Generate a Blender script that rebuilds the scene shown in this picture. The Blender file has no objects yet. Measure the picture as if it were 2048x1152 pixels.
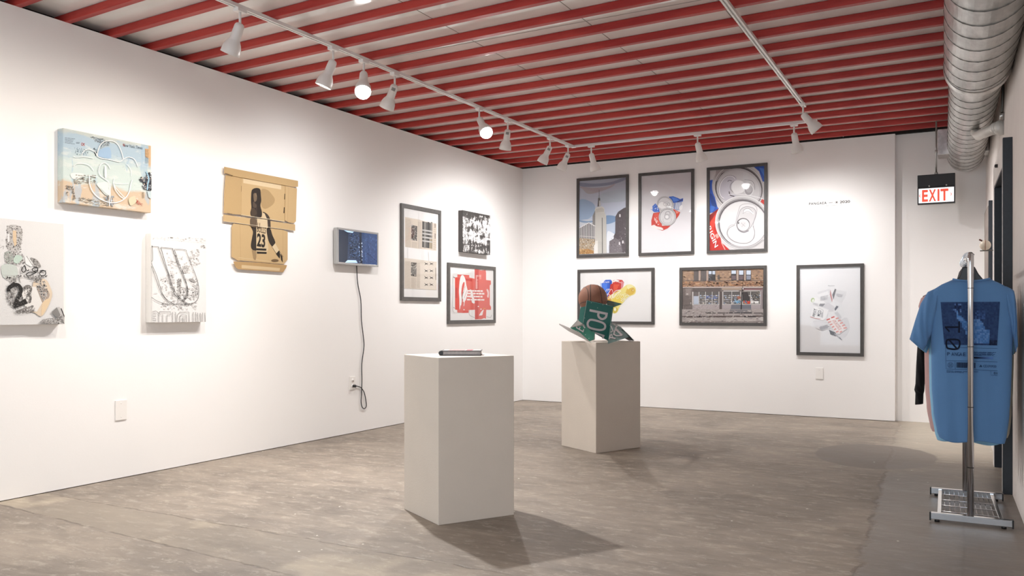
import bpy, bmesh, math, random
from mathutils import Vector, Matrix, noise
random.seed(7)
S = bpy.context.scene
COL = S.collection
PI = math.pi
def R(d): return math.radians(d)

# ------------------------------------------------------------------ camera, light, exposure
YAW = math.atan(918 / 1665)                      # the room's long axis runs 28.9 degrees right of the view
cam = bpy.data.objects.new('camera', bpy.data.cameras.new('camera')); COL.objects.link(cam)
cam.location = (0, 0, 1.12); cam.rotation_euler = (PI / 2, 0, YAW)
cam.data.sensor_width = 36; cam.data.lens = 36 * 1665 / 2048
cam.data.shift_y = 50 / 2048
cam.data.clip_start = .05
S.camera = cam
S.view_settings.view_transform = 'Standard'; S.view_settings.look = 'None'
S.view_settings.gamma = 1; S.view_settings.use_curve_mapping = False
S.view_settings.exposure = 0.15
W = bpy.data.worlds.new('daylight'); S.world = W; W.use_nodes = True
W.node_tree.nodes['Background'].inputs[0].default_value = (.72, .85, 1, 1)
W.node_tree.nodes['Background'].inputs[1].default_value = 1.0
def area(name, loc, rot, sx, sy, power, col):
    l = bpy.data.lights.new(name, 'AREA'); l.shape = 'RECTANGLE'; l.size = sx; l.size_y = sy
    l.energy = power; l.color = col
    o = bpy.data.objects.new(name, l); COL.objects.link(o); o.location = loc; o.rotation_euler = rot
    return o
# daylight falling in through the shop window behind the camera
area('shop_window_daylight', (-1.7, -2.25, 1.5), (R(90), 0, 0), 4.4, 2.3, 74, (.84, .92, 1))

# ------------------------------------------------------------------ measurements of the room (metres)
XL, YB, ZW, ZD = -5.042, 9.430, 2.970, 3.022
XP = -0.687                                      # free edge of the exhibition wall
def xr(y): return 0.246 + (y - 5.17) * -0.0268   # face of the right wall

# ------------------------------------------------------------------ colour and material helpers
def lin(c):
    if isinstance(c, str):
        c = c.lstrip('#'); c = [int(c[i:i + 2], 16) / 255 for i in (0, 2, 4)]
    return tuple(x / 12.92 if x <= .04045 else ((x + .055) / 1.055) ** 2.4 for x in c[:3])
def new_mat(name):
    m = bpy.data.materials.new(name); m.use_nodes = True
    return m, m.node_tree, m.node_tree.nodes['Principled BSDF']
def mat(name, col, rough=.5, metal=0, spec=.5, noise_amt=0, nscale=8, bump=0, bscale=60, emit=0, emcol=None):
    m, nt, b = new_mat(name)
    c = lin(col)
    b.inputs['Base Color'].default_value = (*c, 1); b.inputs['Roughness'].default_value = rough
    b.inputs['Metallic'].default_value = metal; b.inputs['Specular IOR Level'].default_value = spec
    tc = nt.nodes.new('ShaderNodeTexCoord')
    if noise_amt:
        n = nt.nodes.new('ShaderNodeTexNoise'); n.inputs['Scale'].default_value = nscale; n.inputs['Detail'].default_value = 5
        nt.links.new(tc.outputs['Object'], n.inputs['Vector'])
        r = nt.nodes.new('ShaderNodeValToRGB')
        r.color_ramp.elements[0].position = .3; r.color_ramp.elements[1].position = .7
        r.color_ramp.elements[0].color = (*[x * (1 - noise_amt) for x in c], 1)
        r.color_ramp.elements[1].color = (*[min(1, x * (1 + noise_amt)) for x in c], 1)
        nt.links.new(n.outputs['Fac'], r.inputs[0]); nt.links.new(r.outputs[0], b.inputs['Base Color'])
    if bump:
        n = nt.nodes.new('ShaderNodeTexNoise'); n.inputs['Scale'].default_value = bscale; n.inputs['Detail'].default_value = 4
        nt.links.new(tc.outputs['Object'], n.inputs['Vector'])
        bp = nt.nodes.new('ShaderNodeBump'); bp.inputs['Strength'].default_value = bump; bp.inputs['Distance'].default_value = .01
        nt.links.new(n.outputs['Fac'], bp.inputs['Height']); nt.links.new(bp.outputs[0], b.inputs['Normal'])
    if emit:
        b.inputs['Emission Color'].default_value = (*lin(emcol or col), 1); b.inputs['Emission Strength'].default_value = emit
    return m
class NT:
    """tiny node-graph helper for the richer materials"""
    def __init__(s, name):
        s.m, s.t, s.b = new_mat(name); s.tc = s.t.nodes.new('ShaderNodeTexCoord')
        s.sep = s.t.nodes.new('ShaderNodeSeparateXYZ'); s.t.links.new(s.tc.outputs['Object'], s.sep.inputs[0])
        s.x, s.y, s.z = s.sep.outputs
    def put(s, inp, v):
        if hasattr(v, 'is_linked'): s.t.links.new(v, inp)
        else: inp.default_value = v
    def math(s, op, a, b=0, c=0, clamp=False):
        n = s.t.nodes.new('ShaderNodeMath'); n.operation = op; n.use_clamp = clamp
        s.put(n.inputs[0], a); s.put(n.inputs[1], b); s.put(n.inputs[2], c); return n.outputs[0]
    def noise(s, scale, detail=5, rough=.55, stretch=(1, 1, 1), dist=0):
        mp = s.t.nodes.new('ShaderNodeMapping'); mp.inputs['Scale'].default_value = stretch
        s.t.links.new(s.tc.outputs['Object'], mp.inputs[0])
        n = s.t.nodes.new('ShaderNodeTexNoise'); n.inputs['Scale'].default_value = scale; n.inputs['Detail'].default_value = detail
        n.inputs['Roughness'].default_value = rough; n.inputs['Distortion'].default_value = dist
        s.t.links.new(mp.outputs[0], n.inputs['Vector']); return n.outputs['Fac']
    def step(s, v, lo, hi):
        n = s.t.nodes.new('ShaderNodeMapRange'); n.interpolation_type = 'SMOOTHSTEP'
        s.put(n.inputs[0], v); s.put(n.inputs[1], lo); s.put(n.inputs[2], hi); return n.outputs[0]
    def mix(s, f, a, b):
        n = s.t.nodes.new('ShaderNodeMix'); n.data_type = 'RGBA'; s.put(n.inputs[0], f)
        s.put(n.inputs[6], a if hasattr(a, 'is_linked') else (*lin(a), 1)); s.put(n.inputs[7], b if hasattr(b, 'is_linked') else (*lin(b), 1))
        return n.outputs[2]
    def bump(s, h, strength, dist=.01):
        n = s.t.nodes.new('ShaderNodeBump'); n.inputs['Strength'].default_value = strength; n.inputs['Distance'].default_value = dist
        s.put(n.inputs['Height'], h); s.t.links.new(n.outputs[0], s.b.inputs['Normal'])
    def done(s, col, rough=.6):
        s.put(s.b.inputs['Base Color'], col); s.put(s.b.inputs['Roughness'], rough); return s.m

# ------------------------------------------------------------------ mesh helpers
class MB:
    def __init__(s): s.v = []; s.f = []; s.smooth = []
    def add(s, vs, fs, sm=False):
        o = len(s.v); s.v += [tuple(v) for v in vs]; s.f += [tuple(i + o for i in f) for f in fs]; s.smooth += [sm] * len(fs); return s
    def box(s, x0, y0, z0, x1, y1, z1):
        vs = [(x, y, z) for z in (z0, z1) for y in (y0, y1) for x in (x0, x1)]
        return s.add(vs, [(0, 2, 3, 1), (4, 5, 7, 6), (0, 1, 5, 4), (2, 6, 7, 3), (0, 4, 6, 2), (1, 3, 7, 5)])
    def tube(s, pts, r, n=10, caps=True, up=None):
        pts = [Vector(p) for p in pts]; rs = r if isinstance(r, (list, tuple)) else [r] * len(pts)
        vs = []; fs = []; prev = None
        for i, p in enumerate(pts):
            t = (pts[min(i + 1, len(pts) - 1)] - pts[max(i - 1, 0)]).normalized()
            if prev is None:
                a = Vector((0, 0, 1)) if abs(t.z) < .9 else Vector((1, 0, 0)); u = t.cross(a).normalized()
            else: u = (prev - t * prev.dot(t)).normalized()
            prev = u; w = t.cross(u)
            for k in range(n):
                an = 2 * PI * k / n; vs.append(p + (u * math.cos(an) + w * math.sin(an)) * rs[i])
        for i in range(len(pts) - 1):
            for k in range(n):
                a = i * n + k; b = i * n + (k + 1) % n; fs.append((a, b, b + n, a + n))
        s.add(vs, fs, True)
        if caps:
            o = len(s.v) - len(vs); s.f.append(tuple(o + k for k in range(n))[::-1]); s.f.append(tuple(o + (len(pts) - 1) * n + k for k in range(n))); s.smooth += [False, False]
        return s
    def lathe(s, prof, origin=(0, 0, 0), axis=(0, 0, 1), n=28):
        """prof = [(radius, distance along the axis)]"""
        ax = Vector(axis).normalized(); q = Vector((0, 0, 1)).rotation_difference(ax).to_matrix(); o = Vector(origin)
        vs = []; fs = []
        for r, h in prof:
            for k in range(n):
                a = 2 * PI * k / n; vs.append(o + q @ Vector((r * math.cos(a), r * math.sin(a), h)))
        for i in range(len(prof) - 1):
            for k in range(n):
                a = i * n + k; b = i * n + (k + 1) % n; fs.append((a, b, b + n, a + n))
        return s.add(vs, fs, True)
    def prism(s, pts, d):
        """flat polygon pts (3d) pushed by the vector d"""
        n = len(pts); d = Vector(d); vs = [Vector(p) for p in pts] + [Vector(p) + d for p in pts]
        fs = [tuple(range(n))[::-1], tuple(range(n, 2 * n))] + [(i, (i + 1) % n, (i + 1) % n + n, i + n) for i in range(n)]
        return s.add(vs, fs)
    def build(s, name, m, parent=None, bevel=0, fixn=True):
        me = bpy.data.meshes.new(name); me.from_pydata(s.v, [], s.f)
        for p, sm in zip(me.polygons, s.smooth): p.use_smooth = sm
        if fixn:
            bm = bmesh.new(); bm.from_mesh(me); bmesh.ops.recalc_face_normals(bm, faces=bm.faces); bm.to_mesh(me); bm.free()
        me.materials.append(m)
        o = bpy.data.objects.new(name, me); COL.objects.link(o)
        if parent: o.parent = parent
        if bevel:
            b = o.modifiers.new('bevel', 'BEVEL'); b.width = bevel; b.segments = 2; b.limit_method = 'ANGLE'
        return o
def tag(o, label, cat, group=None, kind=None):
    o['label'] = label; o['category'] = cat
    if group: o['group'] = group
    if kind: o['kind'] = kind
    return o
def thing(name, label, cat, loc=(0, 0, 0), rz=0, group=None):
    o = bpy.data.objects.new(name, None); COL.objects.link(o); o.location = loc; o.rotation_euler = (0, 0, rz)
    o.empty_display_size = .1
    return tag(o, label, cat, group)
def struct(o, label=None, cat=None):
    o['kind'] = 'structure'
    if label: o['label'] = label
    if cat: o['category'] = cat
    return o

# ------------------------------------------------------------------ flat artwork: coloured polygons laid in thin layers of one mesh
def art_material(name, rough=.55, spec=.4, bump=0):
    m, nt, b = new_mat(name)
    a = nt.nodes.new('ShaderNodeAttribute'); a.attribute_name = 'ink'
    nt.links.new(a.outputs['Color'], b.inputs['Base Color'])
    b.inputs['Roughness'].default_value = rough; b.inputs['Specular IOR Level'].default_value = spec
    if bump:
        tc = nt.nodes.new('ShaderNodeTexCoord'); n = nt.nodes.new('ShaderNodeTexNoise'); n.inputs['Scale'].default_value = 220
        nt.links.new(tc.outputs['Object'], n.inputs['Vector'])
        bp = nt.nodes.new('ShaderNodeBump'); bp.inputs['Strength'].default_value = bump; bp.inputs['Distance'].default_value = .002
        nt.links.new(n.outputs['Fac'], bp.inputs['Height']); nt.links.new(bp.outputs[0], b.inputs['Normal'])
    return m
M_INK = art_material('printed_paper'); M_PAINT = art_material('painted_canvas', .7, .3, .5)
_text_cache = {}
def text_mesh(body, offset=0, spacing=1):
    key = (body, offset, spacing)
    if key in _text_cache: return _text_cache[key]
    cu = bpy.data.curves.new('lettering', 'FONT'); cu.body = body; cu.size = 1; cu.offset = offset; cu.resolution_u = 4
    cu.space_character = spacing
    o = bpy.data.objects.new('lettering', cu); COL.objects.link(o)
    dg = bpy.context.evaluated_depsgraph_get(); dg.update()
    me = bpy.data.meshes.new_from_object(o.evaluated_get(dg))
    vs = [(v.co.x, v.co.y) for v in me.vertices]; fs = [tuple(p.vertices) for p in me.polygons]
    bpy.data.objects.remove(o); bpy.data.meshes.remove(me); bpy.data.curves.remove(cu)
    if vs:
        x0 = min(v[0] for v in vs); x1 = max(v[0] for v in vs); y0 = min(v[1] for v in vs); y1 = max(v[1] for v in vs)
    else: x0 = y0 = 0; x1 = y1 = 1
    _text_cache[key] = (vs, fs, (x0, y0, x1, y1)); return _text_cache[key]
def homog(src, dst):
    """projective map taking the 4 src points to the 4 dst points"""
    A = [];
    for (x, y), (u, v) in zip(src, dst):
        A.append([x, y, 1, 0, 0, 0, -u * x, -u * y, u]); A.append([0, 0, 0, x, y, 1, -v * x, -v * y, v])
    n = 8
    for i in range(n):
        p = max(range(i, n), key=lambda r: abs(A[r][i])); A[i], A[p] = A[p], A[i]
        for r in range(n):
            if r != i:
                k = A[r][i] / A[i][i]
                if k: A[r] = [a - k * b for a, b in zip(A[r], A[i])]
    h = [A[i][8] / A[i][i] for i in range(n)] + [1]
    def f(p):
        x, y = p; w = h[6] * x + h[7] * y + 1
        return ((h[0] * x + h[1] * y + h[2]) / w, (h[3] * x + h[4] * y + h[5]) / w)
    return f
def smooth(pts, closed=False, k=6):
    out = []; n = len(pts); rng = range(n if closed else n - 1)
    for i in rng:
        g = (lambda j: pts[j % n]) if closed else (lambda j: pts[max(0, min(n - 1, j))])
        p0, p1, p2, p3 = g(i - 1), g(i), g(i + 1), g(i + 2)
        for q in range(k):
            t = q / k
            out.append(tuple(.5 * (2 * b + (c - a) * t + (2 * a - 5 * b + 4 * c - d) * t * t + (3 * b - a - 3 * c + d) * t ** 3) for a, b, c, d in zip(p0, p1, p2, p3)))
    if not closed: out.append(tuple(pts[-1]))
    return out
class Art:
    """quad: the sheet's corners (top left, top right, bottom right, bottom left) in the drawing units used for its motifs"""
    def __init__(s, w, h, quad=None, clip=0, eps=.00012):
        s.w, s.h = w, h; s.v = []; s.f = []; s.c = []; s.k = 0; s.eps = eps
        s.map = homog(quad, [(0, h), (w, h), (w, 0), (0, 0)]) if quad else (lambda p: p)
        s.cl = (clip, clip, w - clip, h - clip)
    def _clip(s, P):
        x0, y0, x1, y1 = s.cl
        for ax, lim, sg in ((0, x0, 1), (0, x1, -1), (1, y0, 1), (1, y1, -1)):
            Q = []
            for i in range(len(P)):
                a, b = P[i - 1], P[i]; ia = (a[ax] - lim) * sg >= 0; ib = (b[ax] - lim) * sg >= 0
                if ia != ib:
                    t = (lim - a[ax]) / (b[ax] - a[ax]); Q.append((a[0] + t * (b[0] - a[0]), a[1] + t * (b[1] - a[1])))
                if ib: Q.append(b)
            P = Q
            if len(P) < 3: return []
        return P
    def raw(s, P, col, layer=None):
        P = s._clip(P)
        if len(P) < 3: return
        ar = sum(P[i - 1][0] * P[i][1] - P[i][0] * P[i - 1][1] for i in range(len(P)))
        if abs(ar) < 1e-9: return
        if ar < 0: P = P[::-1]
        y = -s.eps * (s.k if layer is None else layer)
        o = len(s.v); s.v += [(p[0], y, p[1]) for p in P]; s.f.append(tuple(range(o, o + len(P)))); s.c.append(lin(col) if isinstance(col, str) else col)
    def base(s, col): s.raw([(-9, -9), (9, -9), (9, 9), (-9, 9)], col); s.k += 1
    def poly(s, pts, col, up=True):
        s.raw([s.map(p) for p in pts], col)
        if up: s.k += 1
        return s
    def blob(s, pts, col, up=True): return s.poly(smooth(pts, True), col, up)
    def rect(s, x0, y0, x1, y1, col, up=True): return s.poly([(x0, y0), (x1, y0), (x1, y1), (x0, y1)], col, up)
    def ell(s, cx, cy, rx, ry, col, rot=0, n=36, up=True):
        c, q = math.cos(R(rot)), math.sin(R(rot))
        return s.poly([(cx + rx * math.cos(a) * c - ry * math.sin(a) * q, cy + rx * math.cos(a) * q + ry * math.sin(a) * c) for a in [2 * PI * i / n for i in range(n)]], col, up)
    def ring(s, cx, cy, rx, ry, w, col, rot=0, a0=0, a1=360, n=40):
        c, q = math.cos(R(rot)), math.sin(R(rot)); P = []
        for i in range(n + 1):
            a = R(a0 + (a1 - a0) * i / n); P.append((cx + rx * math.cos(a) * c - ry * math.sin(a) * q, cy + rx * math.cos(a) * q + ry * math.sin(a) * c))
        return s.line(P, w, col)
    def line(s, pts, w, col, up=True):
        n = len(pts); L = []; Rr = []
        for i in range(n):
            a = pts[max(0, i - 1)]; b = pts[min(n - 1, i + 1)]
            if n > 2 and i == n - 1 and pts[0] == pts[-1]: a, b = pts[-2], pts[1]
            if n > 2 and i == 0 and pts[0] == pts[-1]: a, b = pts[-2], pts[1]
            dx, dy = b[0] - a[0], b[1] - a[1]; l = math.hypot(dx, dy) or 1; ww = w[i] if isinstance(w, list) else w
            L.append((pts[i][0] - dy / l * ww / 2, pts[i][1] + dx / l * ww / 2)); Rr.append((pts[i][0] + dy / l * ww / 2, pts[i][1] - dx / l * ww / 2))
        for i in range(n - 1): s.raw([s.map(p) for p in (L[i], L[i + 1], Rr[i + 1], Rr[i])], col)
        if up: s.k += 1
        return s
    def text(s, body, p0, p1, hgt, col, offset=0, mirror=False, spacing=1, flip=False):
        """letters with baseline from p0 to p1; hgt = vector from baseline to cap height, in drawing units"""
        vs, fs, (x0, y0, x1, y1) = text_mesh(body, offset, spacing)
        def tr(v):
            a = (v[0] - x0) / (x1 - x0 or 1); b = (v[1] - y0) / (y1 - y0 or 1)
            if mirror: a = 1 - a
            return s.map((p0[0] + (p1[0] - p0[0]) * a + hgt[0] * b, p0[1] + (p1[1] - p0[1]) * a + hgt[1] * b))
        for f in fs: s.raw([tr(vs[i]) for i in f], col)
        s.k += 1; return s
    def specks(s, region, n, size, cols, rs=None, aspect=1.0, up=True):
        """n small flecks inside the polygon region"""
        rnd = random.Random(rs if rs is not None else n)
        xs = [p[0] for p in region]; ys = [p[1] for p in region]
        def inside(x, y):
            c = False
            for i in range(len(region)):
                (x1, y1), (x2, y2) = region[i - 1], region[i]
                if (y1 > y) != (y2 > y) and x < (x2 - x1) * (y - y1) / (y2 - y1) + x1: c = not c
            return c
        k = 0; tries = 0
        while k < n and tries < n * 20:
            tries += 1; x = rnd.uniform(min(xs), max(xs)); y = rnd.uniform(min(ys), max(ys))
            if not inside(x, y): continue
            z = rnd.uniform(*size); a = z * aspect; j = lambda: rnd.uniform(.5, 1.1)
            s.raw([s.map(p) for p in ((x - a * j(), y - z * j()), (x + a * j(), y - z * j()), (x + a * j(), y + z * j()), (x - a * j(), y + z * j()))], rnd.choice(cols), s.k + (k % 3)); k += 1
        if up: s.k += 3
        return s
    def lines(s, x0, y0, x1, y1, n, col, thick=.5, rag=.15, slope=0, rs=1):
        """a block of small print: n thin rows"""
        rnd = random.Random(rs)
        for i in range(n):
            y = y0 + (y1 - y0) * (i + .5) / n; e = x1 - (x1 - x0) * rnd.uniform(0, rag); t = abs(y1 - y0) / n * thick / 2; x = x0
            while x < e:
                q = min(e, x + (x1 - x0) * rnd.uniform(.08, .3)); g = (q - x) * .88
                s.raw([s.map(p) for p in ((x, y - t + slope * (x - x0)), (x + g, y - t + slope * (x + g - x0)), (x + g, y + t + slope * (x + g - x0)), (x, y + t + slope * (x - x0)))], col); x = q
        s.k += 1; return s
    def build(s, name, parent=None, m=None, warp=None, gain=.80):
        me = bpy.data.meshes.new(name); vs = [warp(v) for v in s.v] if warp else s.v
        me.from_pydata(vs, [], s.f); ca = me.color_attributes.new('ink', 'FLOAT_COLOR', 'CORNER'); i = 0
        for f, c in zip(s.f, s.c):
            for _ in f: ca.data[i].color = (*[q * gain for q in c], 1); i += 1
        me.materials.append(m or M_INK)
        o = bpy.data.objects.new(name, me); COL.objects.link(o)
        if parent: o.parent = parent
        return o

# ------------------------------------------------------------------ materials
def wall_paint(name, c):
    n = NT(name); a = n.noise(.6, 4); col = n.mix(n.math('MULTIPLY', a, .5), c, '#e6e1dc' if name == 'white_wall_paint' else '#cfc6c0')
    n.bump(n.noise(90, 3), .08, .004); return n.done(col, .75)
M_WALL = wall_paint('white_wall_paint', '#f7f5f3')
M_WALLR = mat('plaster_wall', '#e3dbd6', .8, noise_amt=.03, nscale=6, bump=.25, bscale=40)
def floor_material():
    n = NT('worn_concrete')
    big = n.noise(1.1, 6, .6, (1, 1.3, 1), .4); mid = n.noise(5.5, 10, .72, (.6, 1.2, 1), .4); fine = n.noise(26, 10, .82, (.7, 1.3, 1)); streak = n.noise(9, 5, .6, (.35, 1.6, 1), 1.0)
    v = n.math('ADD', n.math('MULTIPLY', big, .45), n.math('ADD', n.math('MULTIPLY', mid, .35), n.math('MULTIPLY', streak, .2)))
    base = n.mix(n.step(v, .36, .64), '#6c6258', '#998c7e')
    base = n.mix(n.math('MULTIPLY', n.step(mid, .56, .66), .45), base, '#b0a494')
    base = n.mix(n.math('MULTIPLY', n.step(fine, .55, .75), .55), base, '#5f564e')
    base = n.mix(n.math('MULTIPLY', n.step(fine, .42, .28), .5), base, '#c2b8aa')
    base = n.mix(n.math('MULTIPLY', n.step(n.noise(8, 12, .8, (.8, 1.3, 1)), .50, .535), .38), base, '#857a70')
    base = n.mix(n.math('MULTIPLY', n.step(n.noise(13, 12, .8, (.6, 1.4, 1), .3), .545, .575), .40), base, '#b3a99b')
    wob = n.math('MULTIPLY', n.math('SUBTRACT', n.noise(3.2, 6, .7), .5), .16)
    # smoother, darker strip of floor on the right, beyond the seam
    sx = n.math('ADD', n.math('ADD', n.x, n.math('MULTIPLY', n.y, .04)), n.math('ADD', wob, .27))
    strip = n.math('MULTIPLY', n.step(sx, -.03, .03), n.step(n.y, 7.6, 5.6))
    base = n.mix(n.math('MULTIPLY', strip, .62), base, '#5d544d')
    seam = n.math('MULTIPLY', n.math('SUBTRACT', 1, n.step(n.math('ABSOLUTE', sx), .0, .022)), n.step(n.noise(5, 5), .35, .6))
    base = n.mix(n.math('MULTIPLY', seam, .45), base, '#594f47')
    sx2 = n.math('ABSOLUTE', n.math('ADD', n.math('ADD', n.x, .03), n.math('MULTIPLY', wob, .35)))
    seam2 = n.math('MULTIPLY', n.math('SUBTRACT', 1, n.step(sx2, 0, .012)), .6)
    base = n.mix(seam2, base, '#60564d')
    # pale beige patch in the far right corner
    pale = n.math('MULTIPLY', n.step(n.x, -.75, -.4), n.step(n.y, 6.7, 7.8)); base = n.mix(n.math('MULTIPLY', pale, .5), base, '#d2c8b6')
    # grey damp patch
    px = n.math('DIVIDE', n.math('ADD', n.x, .66), .44); py = n.math('DIVIDE', n.math('SUBTRACT', n.y, 7.1), .60)
    d = n.math('ADD', n.math('SQRT', n.math('ADD', n.math('MULTIPLY', px, px), n.math('MULTIPLY', py, py))), n.math('MULTIPLY', wob, 1.2))
    patch = n.step(d, 1.03, .97); base = n.mix(n.math('MULTIPLY', patch, .8), base, '#736a63')
    # two chased and refilled trenches crossing the left foreground
    e1 = n.math('ADD', n.math('SUBTRACT', n.y, n.math('SUBTRACT', 2.50, n.math('MULTIPLY', n.x, .062))), n.math('MULTIPLY', wob, .55))
    e2 = n.math('ADD', n.math('SUBTRACT', n.y, 3.12), n.math('MULTIPLY', wob, .55))
    left = n.step(n.x, -1.5, -2.0)
    band = n.math('MULTIPLY', n.math('MULTIPLY', n.step(e1, 0, .02), n.step(e2, .02, 0)), left)
    base = n.mix(n.math('MULTIPLY', n.math('MULTIPLY', band, n.step(n.noise(1.5, 3), .42, .55)), .55), base, '#8b8072')
    base = n.mix(n.math('MULTIPLY', n.math('MULTIPLY', band, n.step(n.noise(1.5, 3), .5, .38)), .35), base, '#c6b79e')
    cr1 = n.math('MULTIPLY', n.math('SUBTRACT', 1, n.step(n.math('ABSOLUTE', e1), .0, .014)), n.step(n.x, -2.4, -2.8))
    cr2 = n.math('MULTIPLY', n.math('SUBTRACT', 1, n.step(n.math('ABSOLUTE', e2), .0, .012)), left)
    cr = n.math('MULTIPLY', n.math('MAXIMUM', cr1, cr2), n.step(n.noise(7, 4), .35, .55))
    base = n.mix(n.math('MULTIPLY', cr, .7), base, '#5d5349')
    # paint splashes and grit
    vo = n.t.nodes.new('ShaderNodeTexVoronoi'); vo.inputs['Scale'].default_value = 7; n.t.links.new(n.tc.outputs['Object'], vo.inputs['Vector'])
    base = n.mix(n.math('MULTIPLY', n.step(vo.outputs['Distance'], .055, .035), n.step(n.noise(2, 2), .45, .6)), base, '#e2dccf')
    h = n.math('ADD', n.math('MULTIPLY', fine, .5), n.math('ADD', n.math('MULTIPLY', mid, .8), n.math('MULTIPLY', n.math('MAXIMUM', cr, seam), -1.5)))
    n.bump(h, .35, .012)
    rough = n.math('SUBTRACT', n.math('ADD', .42, n.math('MULTIPLY', mid, .35)), n.math('MULTIPLY', strip, .22))
    n.b.inputs['Specular IOR Level'].default_value = .5
    return n.done(base, rough)
M_FLOOR = floor_material()
def joist_material():
    n = NT('red_painted_timber')
    c = n.mix(n.step(n.noise(5, 6, .6, (.3, 3, 3)), .35, .65), '#9a221e', '#b43a32')
    n.bump(n.noise(40, 5, .6, (.15, 2, 2)), .3, .004); return n.done(c, .5)
M_RED = joist_material()
def deck_material():
    n = NT('glossy_white_deck')
    c = n.mix(n.step(n.noise(1.6, 4, .5, (.5, 2, 1)), .35, .65), '#e2dfdc', '#f3f1ee')
    n.b.inputs['Specular IOR Level'].default_value = .55
    return n.done(c, n.math('ADD', .08, n.math('MULTIPLY', n.step(n.noise(.9, 3), .45,  .62), .12)))
M_DECK = deck_material()
M_DARK = mat('gap_shade_black', '#1c1a19', .9)
M_PED = mat('pedestal_paint', '#d9cfc3', .6, noise_amt=.02, nscale=5, bump=.1, bscale=120)
M_WHITE = mat('white_enamel', '#e9e6e3', .35)
M_PLATE = mat('white_plastic', '#efebe6', .35)
M_BLACK = mat('black_plastic', '#1a1a1b', .4)
M_FRAME = mat('black_wood_frame', '#464341', .5, noise_amt=.12, nscale=30, bump=.1)
M_DFRAME = mat('dark_wood_frame', '#565350', .45, noise_amt=.12, nscale=30, bump=.1)
M_CHROME = mat('chrome', '#cfd0d2', .14, metal=1)
M_ALU = mat('brushed_aluminium', '#b9b9b8', .3, metal=1)
def duct_material():
    n = NT('galvanised_steel')
    n.b.inputs['Metallic'].default_value = 1
    return n.done(n.mix(n.step(n.noise(9, 5, .65, (1, .35, 1)), .35, .65), '#b4b3b0', '#dddcd9'), n.math('ADD', .22, n.math('MULTIPLY', n.noise(14, 4), .22)))
M_DUCT = duct_material()
M_SEAM = mat('duct_seam_steel', '#6f6d69', .4, metal=1)
M_CANVAS = mat('canvas_edge', '#e9e5df', .8, bump=.2, bscale=200)
def glass_material():
    m = bpy.data.materials.new('picture_glass'); m.use_nodes = True; nt = m.node_tree; nt.nodes.clear()
    o = nt.nodes.new('ShaderNodeOutputMaterial'); mx = nt.nodes.new('ShaderNodeMixShader'); t = nt.nodes.new('ShaderNodeBsdfTransparent'); g = nt.nodes.new('ShaderNodeBsdfGlossy')
    fr = nt.nodes.new('ShaderNodeFresnel'); fr.inputs[0].default_value = 1.5; g.inputs['Roughness'].default_value = .035
    ge = nt.nodes.new('ShaderNodeNewGeometry'); iv = nt.nodes.new('ShaderNodeMath'); iv.operation = 'SUBTRACT'; iv.inputs[0].default_value = 1; nt.links.new(ge.outputs['Backfacing'], iv.inputs[1])
    ml = nt.nodes.new('ShaderNodeMath'); ml.operation = 'MULTIPLY'; nt.links.new(fr.outputs[0], ml.inputs[0]); nt.links.new(iv.outputs[0], ml.inputs[1])   # the inner face does not reflect twice
    nt.links.new(ml.outputs[0], mx.inputs[0]); nt.links.new(t.outputs[0], mx.inputs[1]); nt.links.new(g.outputs[0], mx.inputs[2]); nt.links.new(mx.outputs[0], o.inputs[0])
    return m
M_GLASS = glass_material()

# ------------------------------------------------------------------ the shell
b = MB().box(-5.6, -2.5, -.12, 1.2, 9.9, 0); struct(b.build('floor', M_FLOOR), 'worn grey-beige concrete floor with old seams and patches', 'floor')
b = MB().box(XL - .12, -2.4, .005, XL, YB + .2, ZW); struct(b.build('wall_left', M_WALL), 'long white gallery wall hung with canvases', 'wall')
b = MB().box(XL, YB, .005, XP, YB + .075, ZW); struct(b.build('wall_back', M_WALL), 'white exhibition wall at the back of the room', 'wall')
b = MB().box(XP - .5, YB + .075, 0, .6, YB + .17, ZW + .2); struct(b.build('wall_recess', M_WALL), 'white wall set back behind the exhibition wall on the right', 'wall')
# right wall: two lengths with a doorway between them, 2.04 m high
DY0, DY1, DZ = 6.09, 7.00, 2.04
def rwall(mb, y0, y1, z0, z1, dx0=0, dx1=.22):
    P = [(xr(y0) + dx0, y0, z0), (xr(y1) + dx0, y1, z0), (xr(y1) + dx1, y1, z0), (xr(y0) + dx1, y0, z0)]
    return mb.prism(P, (0, 0, z1 - z0))
b = MB(); rwall(b, -2.4, DY0, 0, ZD); rwall(b, DY1, YB + .1, 0, ZD); rwall(b, DY0, DY1, DZ, ZD)
struct(b.build('wall_right', M_WALLR), 'rough pale plaster wall on the right with a doorway', 'wall')
# front wall with the shop window behind the camera
b = MB().box(XL, -2.4, 0, .7, -2.3, .35).box(XL, -2.4, 2.65, .7, -2.3, ZD).box(XL, -2.4, .35, -3.9, -2.3, 2.65).box(.5, -2.4, .35, .7, -2.3, 2.65)
struct(b.build('wall_front', M_WALL), 'white wall with the shop window behind the viewer', 'wall')
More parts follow.
